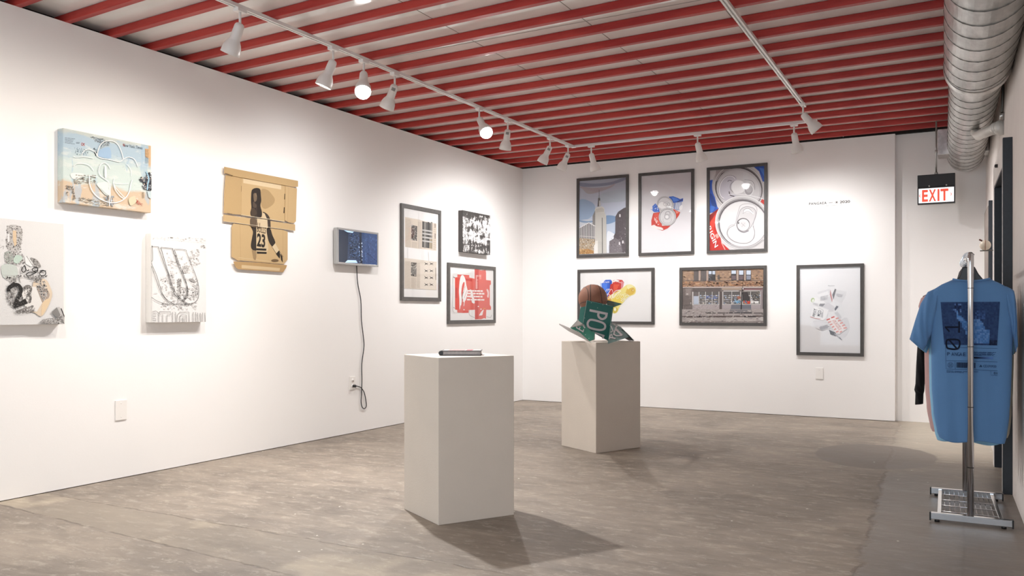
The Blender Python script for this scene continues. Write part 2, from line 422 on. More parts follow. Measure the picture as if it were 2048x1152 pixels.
# the deck between the joists is one glossy white skin; black strips paint in the shade of the gap above the walls
b = MB().box(XL - .16, -2.4, ZD, .9, YB + .2, ZD + .05); struct(b.build('ceiling', M_DECK), 'glossy white ceiling deck above the red joists', 'ceiling')
b = MB().box(XL - .16, -2.4, ZW - .02, XL - .121, YB + .2, ZD).box(XL - .12, YB + .18, ZW - .02, XP - .51, YB + .2, ZD)
struct(b.build('gap_shade_1', M_DARK), 'black strip painting the shade of the gap between wall tops and ceiling', 'trim')
b = MB().box(XL - .119, YB + .002, ZW + .001, XP - .51, YB + .07, ZD - .001).box(XP - .5, YB + .03, ZW + .0, .12, YB + .074, ZD - .001)
struct(b.build('gap_shade_2', M_DARK), 'black band painting the shade of the gap above the back wall', 'trim')
b = MB()
for y in (2.55, 4.98, 7.4): b.box(XL - .1, y, ZD - .0012, .2, y + .006, ZD - .0002)
for x, y0, y1 in ((-3.05, 2.6, 7.4), (-1.35, 2.6, 7.4), (-2.2, -2, 9.4)): b.box(x, y0, ZD - .0012, x + .006, y1, ZD - .0002)
struct(b.build('trim_3', mat('deck_joint', '#8d8884', .6)), 'thin joints between the ceiling deck panels', 'trim')
# joists, each a thing
def joist(y, first=None):
    fan = R(max(0.2, 2.6 - (y - 3.3) * .42))
    L = abs(XL - .12 - .32)
    mb = MB().box(0, -.022, 0, L, .022, .05)
    o = mb.build('ceiling_joist', M_RED, bevel=.003)
    o.location = (XL - .12, y, ZW + .0005); o.rotation_euler = (0, 0, -fan)
    return o
k = 0; y = 9.31
ords = ['closest to the back wall', 'second from the back wall', 'third from the back wall', 'fourth from the back wall', 'fifth from the back wall', 'sixth from the back wall', 'seventh from the back wall', 'eighth from the back wall', 'ninth from the back wall', 'tenth from the back wall', 'eleventh from the back wall', 'twelfth from the back wall', 'thirteenth from the back wall', 'fourteenth from the back wall', 'fifteenth from the back wall', 'sixteenth from the back wall', 'seventeenth from the back wall', 'eighteenth from the back wall', 'nineteenth from the back wall', 'twentieth from the back wall', 'twenty-first from the back wall', 'twenty-second from the back wall', 'twenty-third from the back wall', 'twenty-fourth from the back wall', 'twenty-fifth from the back wall', 'twenty-sixth from the back wall', 'twenty-seventh from the back wall']
while y > 1.9:
    tag(joist(y), 'red painted timber ceiling joist, %s' % ords[k], 'joist', 'red joists across the ceiling'); y -= .317; k += 1

# doorway in the right wall
def rb(name, m, parent, y0, y1, z0, z1, dx0, dx1, bevel=0):
    return rwall(MB(), y0, y1, z0, z1, dx0, dx1).build(name, m, parent, bevel)
M_BLK = mat('black_door_paint', '#20262e', .45, noise_amt=.15, nscale=60)
dr = bpy.data.objects.new('door_1', None); COL.objects.link(dr); struct(dr, 'dark door in a deep black reveal on the right wall', 'door')
M_CAS = mat('white_casing_paint', '#e4dfdb', .55, noise_amt=.03)
o = MB(); rwall(o, 6.02, DY0, 0, 2.19, -.05, 0); rwall(o, DY1, 7.12, 0, 2.19, -.05, 0); rwall(o, DY0, DY1, DZ, 2.19, -.05, 0)
o.build('door_casing', M_CAS, dr)
rb('door_trim', M_BLK, dr, 5.975, 6.02, 0, 2.205, -.052, 0, .002)
o = MB(); rwall(o, DY1 - .012, DY1, 0, DZ, -.048, .2); rwall(o, DY0, DY0 + .012, 0, DZ, -.048, .2); rwall(o, DY0 + .012, DY1 - .012, DZ - .012, DZ, -.048, .2)
o.build('door_reveal', M_BLK, dr)
lf = rb('door_leaf', M_BLK, dr, DY0 + .012, DY1 - .012, .01, DZ - .014, .15, .19)
MB().lathe([(0, 0), (.028, .005), (.03, .02), (.018, .035), (.012, .05)], (xr(6.2) + .1, 6.2, 1.0), (1, 0, 0), 16).build('door_handle', M_ALU, lf)
MB().lathe([(0, 0), (.012, .004), (.012, .02), (0, .024)], (xr(6.55) - .07, 6.55, 2.12), (1, 0, 0), 12).build('screw_eye', M_BLACK, dr)
o = rb('baseboard_right', M_WHITE, None, 7.13, 8.6, .0, .085, -.02, 0); struct(o, 'chipped white baseboard beyond the door', 'baseboard')

# ------------------------------------------------------------------ track lights
TX, TZ = -3.85, 2.948                            # long track; underside height
def track(name, label, p0, p1, ends=True):
    p0, p1 = Vector(p0), Vector(p1); L = (p1 - p0).length
    t = thing(name, label, 'track', p0, math.atan2(p1.y - p0.y, p1.x - p0.x))
    mb = MB()
    mb.box(0, -.018, .016, L, .018, .0215)
    mb.box(0, -.018, 0, L, -.006, .016); mb.box(0, .006, 0, L, .018, .016)
    mb.build('rail', M_WHITE, t, .0008)
    MB().box(.002, -.0058, .008, L - .002, .0058, .0158).build('conductor_slot', M_ALU, t)
    if ends:
        c = MB().box(L, -.019, -.001, L + .012, .019, .0215); c.build('end_cap', M_WHITE, t, .001)
    return t
track('lighting_track', 'long white lighting track running the length of the room beside the left wall', (TX, -1.5, TZ), (TX, 8.36, TZ))
track('lighting_track', 'white lighting track running parallel to the back wall under the red joists', (TX + .03, 8.375, TZ), (-1.30, 8.375, TZ))
track('lighting_track', 'white lighting track running toward the viewer near the duct, ending by the bright lamp', (-1.215, -.5, TZ), (-1.30, 7.72, TZ))
cn = MB().box(TX - .022, 8.36, TZ - .002, TX + .03, 8.40, TZ + .0215).build('track_connector', M_WHITE, None, .002)
tag(cn, 'small white corner connector joining the long track to the back track', 'connector')
def bulb_material(name, col, e):
    m, nt, b_ = new_mat(name); b_.inputs['Base Color'].default_value = (1, 1, 1, 1)
    b_.inputs['Emission Color'].default_value = (*col, 1); b_.inputs['Emission Strength'].default_value = e; return m
WARM, NEUT = (1, .935, .85), (1, .99, .985)
M_BULBW = bulb_material('lamp_glass_warm', WARM, 14); M_BULB = bulb_material('lamp_glass_white', NEUT, 14)
M_LAMP = mat('white_lamp_shell', '#e4e0dc', .4)
M_STICK = mat('grey_rating_label', '#8b8884', .5)
def track_lamp(x, y, axis, label, power, warm=False, grp='white track lamps', rail_x=True, spread=100, bulb_out=False, sticker=False, light=True, blend=1.0):
    t = thing('track_lamp', label, 'lamp', (x, y, TZ), 0, grp)
    ax = Vector(axis).normalized()
    m = MB(); 
    if rail_x: m.box(-.0215, -.035, -.02, .0215, .035, .003)
    else: m.box(-.035, -.0215, -.02, .035, .0215, .003)
    m.build('track_adapter', M_WHITE, t, .003)
    MB().tube([(0, 0, -.018), (0, 0, -.088)], .008, 12).build('stem', M_LAMP, t)
    o = Vector((0, 0, -.092))
    q = o - ax * .008
    # neck and flared shell, open at the front and with a real wall thickness
    prof = [(0, 0), (.014, .001), (.024, .007), (.029, .018), (.0305, .05), (.0315, .098), (.034, .108), (.046, .128), (.054, .150), (.0575, .176), (.058, .194), (.0555, .194), (.054, .176), (.051, .152), (.043, .132), (.031, .112), (0, .108)]
    MB().lathe(prof, q, ax, 32).build('lamp_shell', M_LAMP, t)
    bl = [(0, .112), (.028, .116), (.04, .136), (.049, .158), (.052, .176), (.050, .184), (.036, .190), (0, .193)]
    if bulb_out: bl = [(0, .112), (.028, .116), (.042, .136), (.052, .165), (.056, .19), (.054, .212), (.044, .229), (.024, .239), (0, .242)]
    MB().lathe(bl, q, ax, 28).build('bulb', (M_BULBW if warm else M_BULB) if light else M_WHITE, t)
    if sticker:
        side = ax.cross(Vector((0, 0, 1))).normalized()
        v = Vector((-x, -y, 1.12 - TZ)); v = (v - ax * v.dot(ax)).normalized(); w = ax.cross(v)
        P = []; n = 5
        vs = []; fs = []
        for i in range(n + 1):
            a = R(-28 + 56 * i / n); d = v * math.cos(a) + w * math.sin(a)
            vs += [q + d * .0312 + ax * .022, q + d * .0318 + ax * .046]
        for i in range(n): fs.append((2 * i, 2 * i + 2, 2 * i + 3, 2 * i + 1))
        MB().add(vs, fs).build('rating_label', M_STICK, t)
    if light:
        l = bpy.data.lights.new('lamp_beam', 'SPOT'); l.energy = power; l.color = WARM if warm else NEUT
        l.spot_size = R(spread); l.spot_blend = blend; l.shadow_soft_size = .03
        lo = bpy.data.objects.new('lamp_beam', l); COL.objects.link(lo); lo.parent = t
        lo.location = q + ax * (.25 if bulb_out else .203); lo.rotation_euler = ax.to_track_quat('-Z', 'Y').to_euler()
    return t
G1 = 'white track lamps on the long track'; G2 = 'white track lamps on the back track'
track_lamp(TX, 1.0, (-.55, .1, -.8), 'white track lamp nearest the viewer on the long track', 48, grp=G1, spread=150)
track_lamp(TX, 2.3, (-.5, .1, -.85), 'second white track lamp from the viewer on the long track', 46, True, G1, spread=150)
track_lamp(TX, 3.595, (-.46, 0, -.88), 'white track lamp at the top edge of the photo, left of all other lamps', 50, True, G1, spread=150)
track_lamp(TX, 4.43, (-.36, -.14, -.92), 'white track lamp with a warm glowing rim, beside the bare bright bulb', 52, True, G1, spread=150)
track_lamp(TX, 4.76, (.30, -.42, -.82), 'white track lamp with a large bare glowing bulb pointing down', 290, False, G1, bulb_out=True, spread=150)
track_lamp(TX, 5.13, (-.50, .1, -.85), 'unlit-looking track lamp just right of the big glowing bulb', 62, False, G1, sticker=True, spread=150)
track_lamp(TX, 6.377, (.55, -.30, -.74), 'track lamp tilted right with a dazzling bulb over the far part of the track', 100, False, G1, bulb_out=True, spread=150)
track_lamp(TX, 6.90, (-.28, .22, -.93), 'track lamp hanging right behind the tilted dazzling one', 65, False, G1, sticker=True, spread=150)
track_lamp(TX, 7.805, (-.50, 0, -.86), 'track lamp second from the far end of the long track, leaning left', 60, False, G1, sticker=True, spread=150)
track_lamp(TX, 8.25, (-.50, .12, -.85), 'track lamp at the very far end of the long track, by the corner connector', 55, False, G1, sticker=True, spread=150)
track_lamp(-3.63, 8.375, (.12, .36, -.92), 'leftmost lamp on the back track, above the skyscraper print', 75, False, G2, False, spread=140)
track_lamp(-2.45, 8.375, (.12, .42, -.90), 'middle lamp on the back track, above the gap between the two can prints', 85, False, G2, False, spread=140)
track_lamp(-1.50, 8.375, (.10, .42, -.90), 'rightmost lamp on the back track, just left of the lamp with the bright rim', 75, False, G2, False, spread=140)
track_lamp(-1.285, 7.60, (.60, .26, -.76), 'track lamp with a thin bright rim ending the track near the duct', 115, False, 'white track lamps on the track near the duct', spread=95)
track_lamp(-1.25, 2.4, (.15, -.2, -.95), 'white track lamp near the viewer on the track by the duct', 60, False, 'white track lamps on the track near the duct', spread=150)

# ------------------------------------------------------------------ round duct on the right
d0 = Vector((0.036, 6.015, 2.675)); d1 = Vector((-0.047, 9.30, 2.666)); dv = (d1 - d0).normalized()
dn = d0 - dv * 6.6; dn.z = 2.675
t = thing('round_duct', 'large galvanised spiral duct running under the ceiling along the right wall', 'duct', (0, 0, 0))
def pipe(mb, a, b_, r, n=48, th=.004):
    L = (b_ - a).length; return mb.lathe([(r, 0), (r, L), (r - th, L), (r - th, 0), (r, 0)], a, b_ - a, n)
pipe(MB(), dn, d0, .188).build('wide_duct_section', M_DUCT, t)
pipe(MB(), d0 - dv * .12, d1, .160).build('narrow_duct_section', M_DUCT, t)
MB().lathe([(.190, -.10), (.1925, -.09), (.1925, -.012), (.190, 0), (.163, .028), (.1605, .05)], d0, dv, 48).build('duct_collar', M_DUCT, t)
MB().lathe([(.159, .0), (.10, .004), (0, .006)], d1 - dv * .03, dv, 40).build('end_cap', M_DUCT, t)
def helix(a, b_, r, pitch, rad=.0028, n=26):
    ax = (b_ - a).normalized(); L = (b_ - a).length; u = ax.cross(Vector((0, 0, 1))).normalized(); w = ax.cross(u); P = []
    for i in range(int(L / pitch * n) + 1):
        q = i / n; P.append(a + ax * q * pitch + (u * math.cos(2 * PI * q) + w * math.sin(2 * PI * q)) * r)
    return MB().tube(P, rad, 5)
helix(dn + dv * 1.0, d0 - dv * .1, .1885, .215).build('spiral_seam', M_SEAM, t)
helix(d0 + dv * .06, d1 - dv * .01, .1605, .19).build('spiral_seam', M_SEAM, t)
# side branch to the wall with an insulated stub
m = mat('pale_duct_wrap', '#d6d3cd', .45, metal=.3, noise_amt=.05, nscale=20, bump=.3, bscale=30)
wx = xr(6.80)
MB().tube([(wx - .03, 6.80, 2.43), (.05, 7.20, 2.462), (.03, 7.25, 2.50)], .037, 20).build('branch_pipe', m, t)
MB().lathe([(0, 0), (.052, 0), (.052, .045), (.040, .06), (.032, .075)], (wx, 6.80, 2.43), (-.62, .78, 0), 24).build('wall_flange', m, t)
MB().lathe([(0, 0), (.028, .001), (.034, .006), (.034, .12)], (.150, 6.80, 2.435), (0, 1, 0), 24).build('branch_stub', m, t)
# separate flat galvanised box duct crossing the round one, grouped with it
o = MB().box(-.275, 8.75, 2.60, xr(8.75) - .004, 9.0, 2.84).build('box_duct', M_DUCT, t, .004); o['label'] = 'flat rectangular galvanised box duct'
P = smooth([(xr(6.5) - .03, 6.5, 2.95), (xr(6.6) - .03, 6.60, 2.85), (xr(6.7) - .012, 6.70, 2.72), (xr(6.73) - .012, 6.73, 2.6), (xr(6.74) - .014, 6.74, 2.52)])
t = thing('flexible_conduit', 'thin grey flexible conduit dropping down the right wall behind the duct', 'conduit', (xr(6.5), 6.5, 2.95))
MB().tube([Vector(p) - t.location for p in P], .009, 8).build('conduit', M_SEAM, t)
MB().tube([Vector(P[-1]) - t.location, Vector(P[-1]) + Vector((0, .02, -.05)) - t.location], .016, 8).build('conduit_fitting', M_ALU, t)

# ------------------------------------------------------------------ exit sign
t = thing('exit_sign', 'hanging illuminated red EXIT sign with a black housing, under the duct', 'sign', (-.30, 9.20, 2.194), R(0))
MB().box(-.165, -.035, .168, .165, .035, .29).build('sign_housing', M_BLACK, t, .004)
MB().box(-.165, -.035, 0, .165, -.020, .012).box(-.165, -.035, .156, .165, -.02, .168).box(-.165, -.035, .012, -.155, -.02, .156).box(.155, -.035, .012, .165, -.02, .156).box(-.165, -.02, 0, .165, .035, .168).build('sign_frame', M_BLACK, t, .002)
a = Art(.31, .144); a.base('#ffffff')
for ch, x0, x1 in (('E', .03, .083), ('X', .09, .155), ('I', .166, .184), ('T', .192, .262)):
    a.text(ch, (x0, .013), (x1, .013), (0, .118), '#d8503c', .035)
for sx, dx in ((.012, -1), (.284, 1)):
    a.line([(sx + dx * -.004, .088), (sx + dx * .006, .074), (sx + dx * -.004, .060)], .006, '#d8503c')
m, nt, bb = new_mat('lit_sign_panel'); at_ = nt.nodes.new('ShaderNodeAttribute'); at_.attribute_name = 'ink'
nt.links.new(at_.outputs['Color'], bb.inputs['Base Color']); nt.links.new(at_.outputs['Color'], bb.inputs['Emission Color']); bb.inputs['Emission Strength'].default_value = .75
o = a.build('sign_face', t, m, gain=1); o.location = (-.155, -.0215, .012); o['label'] = 'white lit panel reading EXIT in red'
MB().tube([(.0, 0, .29), (.0, 0, .826)], .008, 10).tube([(0, 0, .29), (0, 0, .31)], .016, 12).tube([(0, 0, .50), (0, 0, .53)], .013, 10).build('suspension_rod', M_ALU, t)
for sx in (-.06, .09): MB().lathe([(0, 0), (.008, 0), (.008, .006), (0, .007)], (sx, -.034, .176), (0, -1, 0), 10).build('housing_clip', M_ALU, t)

# ------------------------------------------------------------------ pedestals
def pedestal(P, h, label):
    c = Vector((sum(p[0] for p in P) / 4, sum(p[1] for p in P) / 4, 0))
    mb = MB().prism([(p[0] - c.x, p[1] - c.y, 0.0) for p in P], (0, 0, h))
    o = mb.build('pedestal', M_PED, None, .003); o.location = c
    return tag(o, label, 'pedestal', 'white plinths')
def square(cx, cy, sx, sy, ang):
    c, s_ = math.cos(R(ang)), math.sin(R(ang)); return [(cx + x * c - y * s_, cy + x * s_ + y * c) for x, y in ((-sx / 2, -sy / 2), (sx / 2, -sy / 2), (sx / 2, sy / 2), (-sx / 2, sy / 2))]
pedestal([(-2.837, 3.868), (-2.458, 3.655), (-2.219, 4.048), (-2.598, 4.261)], .884, 'tall white square pedestal in the foreground with a book on top')
pedestal([(-3.031, 6.364), (-2.618, 6.135), (-2.412, 6.590), (-2.825, 6.819)], .884, 'tall white square pedestal further back carrying the ball and folded sign')

# book on the near pedestal
bk = thing('book', 'black-bound hardcover book with a pale pink cover lying on the near pedestal', 'book', (-2.508, 3.965, .8842), R(28))
MB().box(-.112, -.077, 0, .112, .077, .004).box(-.112, -.077, .0235, .112, .077, .0275).build('cover', M_BLACK, bk, .001)
MB().tube([(-.111, -.075, .0135), (-.111, .075, .0135)], .0132, 14).build('spine', M_BLACK, bk)
MB().box(-.104, -.072, .003, .107, .072, .024).build('page_block', mat('page_edges', '#b3acaa', .8, noise_amt=.12, nscale=90), bk)
a = Art(.21, .146); a.base('#cfc8c4'); a.rect(.03, .005, .12, .14, '#cf9997'); a.rect(.13, .005, .165, .14, '#bf5560'); a.rect(.17, .02, .2, .13, '#dcd0cd')
o = a.build('cover_print', bk); o.rotation_euler = (-PI / 2, 0, 0); o.location = (-.103, -.073, .0278); o['label'] = 'pale cover sheet with pink and red panels'

# ------------------------------------------------------------------ wall plates, outlet, screen
def plate(x, y, z, w, h, rz, label, nm='blank_wall_plate', cat='wall plate'):
    t = thing(nm, label, cat, (x, y, z), rz)
    MB().box(-w / 2, -.007, -h / 2, w / 2, 0, h / 2).build('cover_plate', M_PLATE, t, .002)
    for s_ in (-1, 1): MB().lathe([(0, 0), (.004, 0), (.003, .0015), (0, .002)], (0, -.007, s_ * h * .34), (0, -1, 0), 8).build('screw', M_PLATE, t)
    return t
plate(XL, 3.657, .463, .085, .135, R(90), 'blank white wall plate low on the left wall near the viewer')
plate(-1.426, YB, .470, .078, .122, 0, 'blank white wall plate low on the back wall under the crumpled receipts print')
t = plate(XL, 6.064, .467, .078, .122, R(90), 'white power outlet on the left wall below the screen', 'power_outlet', 'outlet')
for z in (-.026, .026):
    o = MB().lathe([(0, 0), (.017, 0), (.017, .0025), (0, .003)], (0, -.007, z), (0, -1, 0), 18).build('socket', M_PLATE, t)
    MB().box(-.008, -.0108, z - .003, -.006, -.010, z + .006).box(.006, -.0108, z - .003, .008, -.010, z + .006).build('socket_slots', M_BLACK, o)
# screen
t = thing('wall_screen', 'small silver-framed flat screen showing a dark blue picture on the left wall', 'screen', (XL, 6.078, 1.561), R(90))
sw, sh = .590, .328
MB().box(-sw / 2, -.062, 0, sw / 2, -.018, sh).build('screen_housing', M_ALU, t, .006)
MB().box(-.12, -.018, .08, .12, 0, .25).build('wall_bracket', M_BLACK, t)
q = .018
MB().box(-sw / 2, -.066, 0, sw / 2, -.062, q).box(-sw / 2, -.066, sh - q, sw / 2, -.062, sh).box(-sw / 2, -.066, q, -sw / 2 + q, -.062, sh - q).box(sw / 2 - q, -.066, q, sw / 2, -.062, sh - q).build('bezel', M_ALU, t, .001)
a = Art(sw - 2 * q, sh - 2 * q, [(75, 78), (283, 105), (280, 273), (72, 262)]); a.base('#1c2536')
a.poly([(130, 85), (200, 93), (205, 270), (120, 268), (125, 180)], '#27344b')
a.specks([(135, 100), (185, 110), (188, 240), (130, 240)], 260, (1, 3.4), ['#324461', '#1f2a3d', '#3c5175', '#18202e'], 3, 1.8)
a.poly([(203, 95), (283, 105), (280, 273), (205, 270)], '#2f4367')
a.specks([(207, 98), (280, 108), (277, 270), (208, 268)], 120, (2, 6), ['#34496f', '#2a3c5e', '#3a527d'], 4, .6)
a.poly([(104, 82), (158, 90), (152, 97), (124, 93)], '#a9cbee'); a.poly([(122, 250), (168, 250), (176, 264), (108, 264)], '#a9cbee')
a.specks([(184, 150), (202, 150), (203, 262), (186, 262)], 46, (1, 3), ['#9db6d6', '#c9dcf2', '#5f7ba3'], 5); a.poly([(190, 95), (197, 95), (199, 270), (190, 270)], '#121a28', False)
a.line([(228, 208), (280, 255)], 1.2, '#111a2a'); a.line([(210, 100), (212, 268)], 2, '#22304a'); a.line([(235, 102), (236, 268)], 1.4, '#27375a')
m, nt, bb = new_mat('screen_picture'); at_ = nt.nodes.new('ShaderNodeAttribute'); at_.attribute_name = 'ink'
nt.links.new(at_.outputs['Color'], bb.inputs['Base Color']); nt.links.new(at_.outputs['Color'], bb.inputs['Emission Color']); bb.inputs['Emission Strength'].default_value = .7; bb.inputs['Roughness'].default_value = .12
o = a.build('display', t, m, gain=1); o.location = (-sw / 2 + q, -.0625, q)
# power cord
pts = [(6.115, 1.565), (6.13, 1.40), (6.175, 1.24), (6.185, 1.05), (6.212, .90), (6.222, .80), (6.19, .64), (6.192, .488), (6.186, .36), (6.18, .285), (6.196, .232), (6.228, .214), (6.256, .236), (6.25, .29), (6.225, .367), (6.18, .415), (6.144, .430), (6.09, .443)]
P = [Vector((y_ - 6.078, -.012, z_ - 1.561)) for y_, z_ in smooth(pts, False, 5)] + [Vector((.004, -.032, .441 - 1.561))]
cd = MB().tube(P, .0042, 8).build('power_cord', M_BLACK, t)
MB().tube([(-.008, -.0105, -1.12), (-.008, -.036, -1.12), (-.002, -.042, -1.12)], [.013, .013, .006], 12).build('plug', M_BLACK, cd)
# cream round bell on a bracket beside the door, worn board beyond it
y0 = 7.28; x0 = xr(y0); zb = 1.12 + (626 - 493) * 6.38 / 1665
t = thing('wall_bell', 'small cream round bell on a metal bracket beside the black door', 'bell', (x0, y0, zb))
MB().box(-.012, -.02, -.045, 0, .02, .03).build('wall_bracket', M_SEAM, t, .002)
MB().tube([(-.01, 0, -.034), (-.13, -.01, -.036)], .005, 8).build('bracket_arm', M_SEAM, t)
mc = mat('cream_enamel', '#e9dcc8', .4)
MB().lathe([(0, -.038), (.02, -.034), (.034, -.02), (.039, 0), (.034, .02), (.02, .034), (0, .038)], (-.095, -.01, .005), (0, 1, 0), 24).build('bell_body', mc, t)
MB().lathe([(.036, -.004), (.040, -.004), (.040, .004), (.036, .004)], (-.095, -.01, .005), (1, 0, 0), 24).build('band', mat('pinkish_band', '#b99a86', .5), t)
MB().tube([(-.115, -.01, .038), (-.135, -.012, .05)], .006, 8).build('clapper', mat('rust', '#6d3f36', .7), t)
t = thing('wall_panel', 'worn grey-brown board with a dark edge fixed to the right wall beyond the door', 'panel', (xr(8.3), 8.3, 1.0))
rbp = lambda y0_, y1_, z0, z1, d0_, d1_: [(xr(y) - xr(8.3) - d, y - 8.3, z) for z in (z0, z1) for y, d in ((y0_, d1_), (y1_, d1_), (y1_, d0_), (y0_, d0_))]
def bx8(vs): return MB().add(vs, [(3, 2, 1, 0), (4, 5, 6, 7), (0, 1, 5, 4), (1, 2, 6, 5), (2, 3, 7, 6), (3, 0, 4, 7)])
bx8(rbp(8.3, 8.95, 0, 1.05, .0, .035)).build('board', mat('worn_board', '#8d827b', .7, noise_amt=.25, nscale=9, bump=.3, bscale=20), t, .003)
bx8(rbp(8.262, 8.3, -.02, 1.09, .0, .03)).build('board_edge', M_BLK, t, .002)

# ------------------------------------------------------------------ framed prints
def framed(wall, along, z, w, h, fw, mk, label, m=None, depth=.022, glass=True, nm='framed_print'):
    """wall 'L' or 'B'; along = left edge as seen; z = bottom"""
    loc, rz = ((XL, along, z), R(90)) if wall == 'L' else ((along, YB, z), 0)
    t = thing(nm, label, 'framed picture', loc, rz)
    d = depth; mb = MB()
    for P in ([(0, 0), (w, 0), (w - fw, fw), (fw, fw)], [(w, 0), (w, h), (w - fw, h - fw), (w - fw, fw)], [(w, h), (0, h), (fw, h - fw), (w - fw, h - fw)], [(0, h), (0, 0), (fw, fw), (fw, h - fw)]):
        mb.prism([(p[0], 0, p[1]) for p in P], (0, -d, 0))
    mb.build('frame', m or M_FRAME, t, .0008)
    MB().box(fw - .002, -.009, fw - .002, w - fw + .002, -.002, h - fw + .002).build('backing_board', M_CANVAS, t)
    art = mk(w, h, fw); o = art.build('print', t); o.location = (0, -.0092, 0)
    if glass:
        g = MB().box(fw - .002, -.0185, fw - .002, w - fw + .002, -.0175, h - fw + .002).build('picture_glass', M_GLASS, t)
    return t

def art_sheets(w, h, c):          # two yellowed newspaper spreads on white
    a = Art(w, h, [(52, 66), (380, 130), (378, 875), (55, 870)], c); a.base('#f3f1ef')
    a.poly([(88, 180), (350, 238), (346, 462), (90, 430)], '#e2d5c6'); a.poly([(90, 183), (215, 205), (212, 447), (92, 430)], '#ddd0c0')
    a.lines(94, 196, 140, 430, 34, '#b8aa9a', .45, .1, .14, 1); a.lines(194, 220, 226, 440, 34, '#bcae9e', .45, .1, .12, 2); a.lines(145, 385, 190, 435, 8, '#b8aa9a', .45, .1, .12, 3)
    a.poly([(142, 248), (190, 258), (188, 380), (140, 372)], '#5b5652'); a.specks([(144, 252), (188, 261), (186, 376), (142, 368)], 70, (2, 5), ['#d9d3cb', '#2c2a29', '#8d8781'], 2)
    a.poly([(231, 217), (314, 236), (312, 445), (229, 432)], '#55524f')
    for x in (246, 275, 300): a.poly([(x, 222), (x + 14, 225), (x + 12, 440), (x - 2, 438)], '#8f8b85' if x != 275 else '#2f2d2c', False)
    a.k += 1; a.poly([(290, 360), (312, 364), (311, 445), (288, 441)], '#a89a82')
    for y in (284, 312, 342, 372): a.poly([(231, y), (312, y + 12), (312, y + 24), (231, y + 12)], '#c4c1be', False)
    a.k += 1; a.lines(322, 240, 346, 455, 12, '#cdbfae', .3, .3, .2, 4); a.rect(333, 236, 338, 270, '#77706a'); a.rect(333, 318, 338, 360, '#77706a')
    a.poly([(84, 520), (348, 552), (346, 782), (86, 770)], '#e4d9cb'); a.poly([(84, 570), (215, 585), (213, 776), (86, 770)], '#dcd0c1')
    a.lines(90, 545, 134, 765, 32, '#bdb0a0', .45, .1, .1, 5); a.lines(186, 560, 212, 765, 30, '#bdb0a0', .45, .1, .1, 6); a.lines(138, 680, 182, 765, 12, '#bdb0a0', .45, .1, .1, 7)
    a.poly([(138, 556), (184, 560), (182, 674), (137, 668)], '#77726b'); a.specks([(140, 560), (182, 563), (180, 672), (139, 666)], 60, (2, 5), ['#d6d0c5', '#3a3836', '#9e988f'], 3)
    for y in (568, 626, 682, 738):
        for x in (262, 304):
            a.ell(x, y, 9, 4, '#4a4744', up=False); a.line([(x - 15, y - 12), (x, y)], 3, '#5b5753', False); a.line([(x - 14, y + 10), (x, y)], 3, '#5b5753', False); a.line([(x + 2, y), (x + 15, y - 7)], 3, '#5b5753', False); a.line([(x + 2, y), (x + 15, y + 9)], 3, '#5b5753', False)
    a.k += 1; a.rect(337, 600, 341, 700, '#8a837b'); a.line([(200, 110), (208, 470)], 2, '#e7e4e1'); a.line([(280, 470), (285, 545)], 3, '#e2dfdc'); a.line([(110, 440), (112, 520)], 2, '#dedbd8')
    return a
framed('L', 6.803, 1.244, .718, .983, .040, art_sheets, 'tall dark-framed print of two yellowed newspaper spreads on the left wall', M_DFRAME)

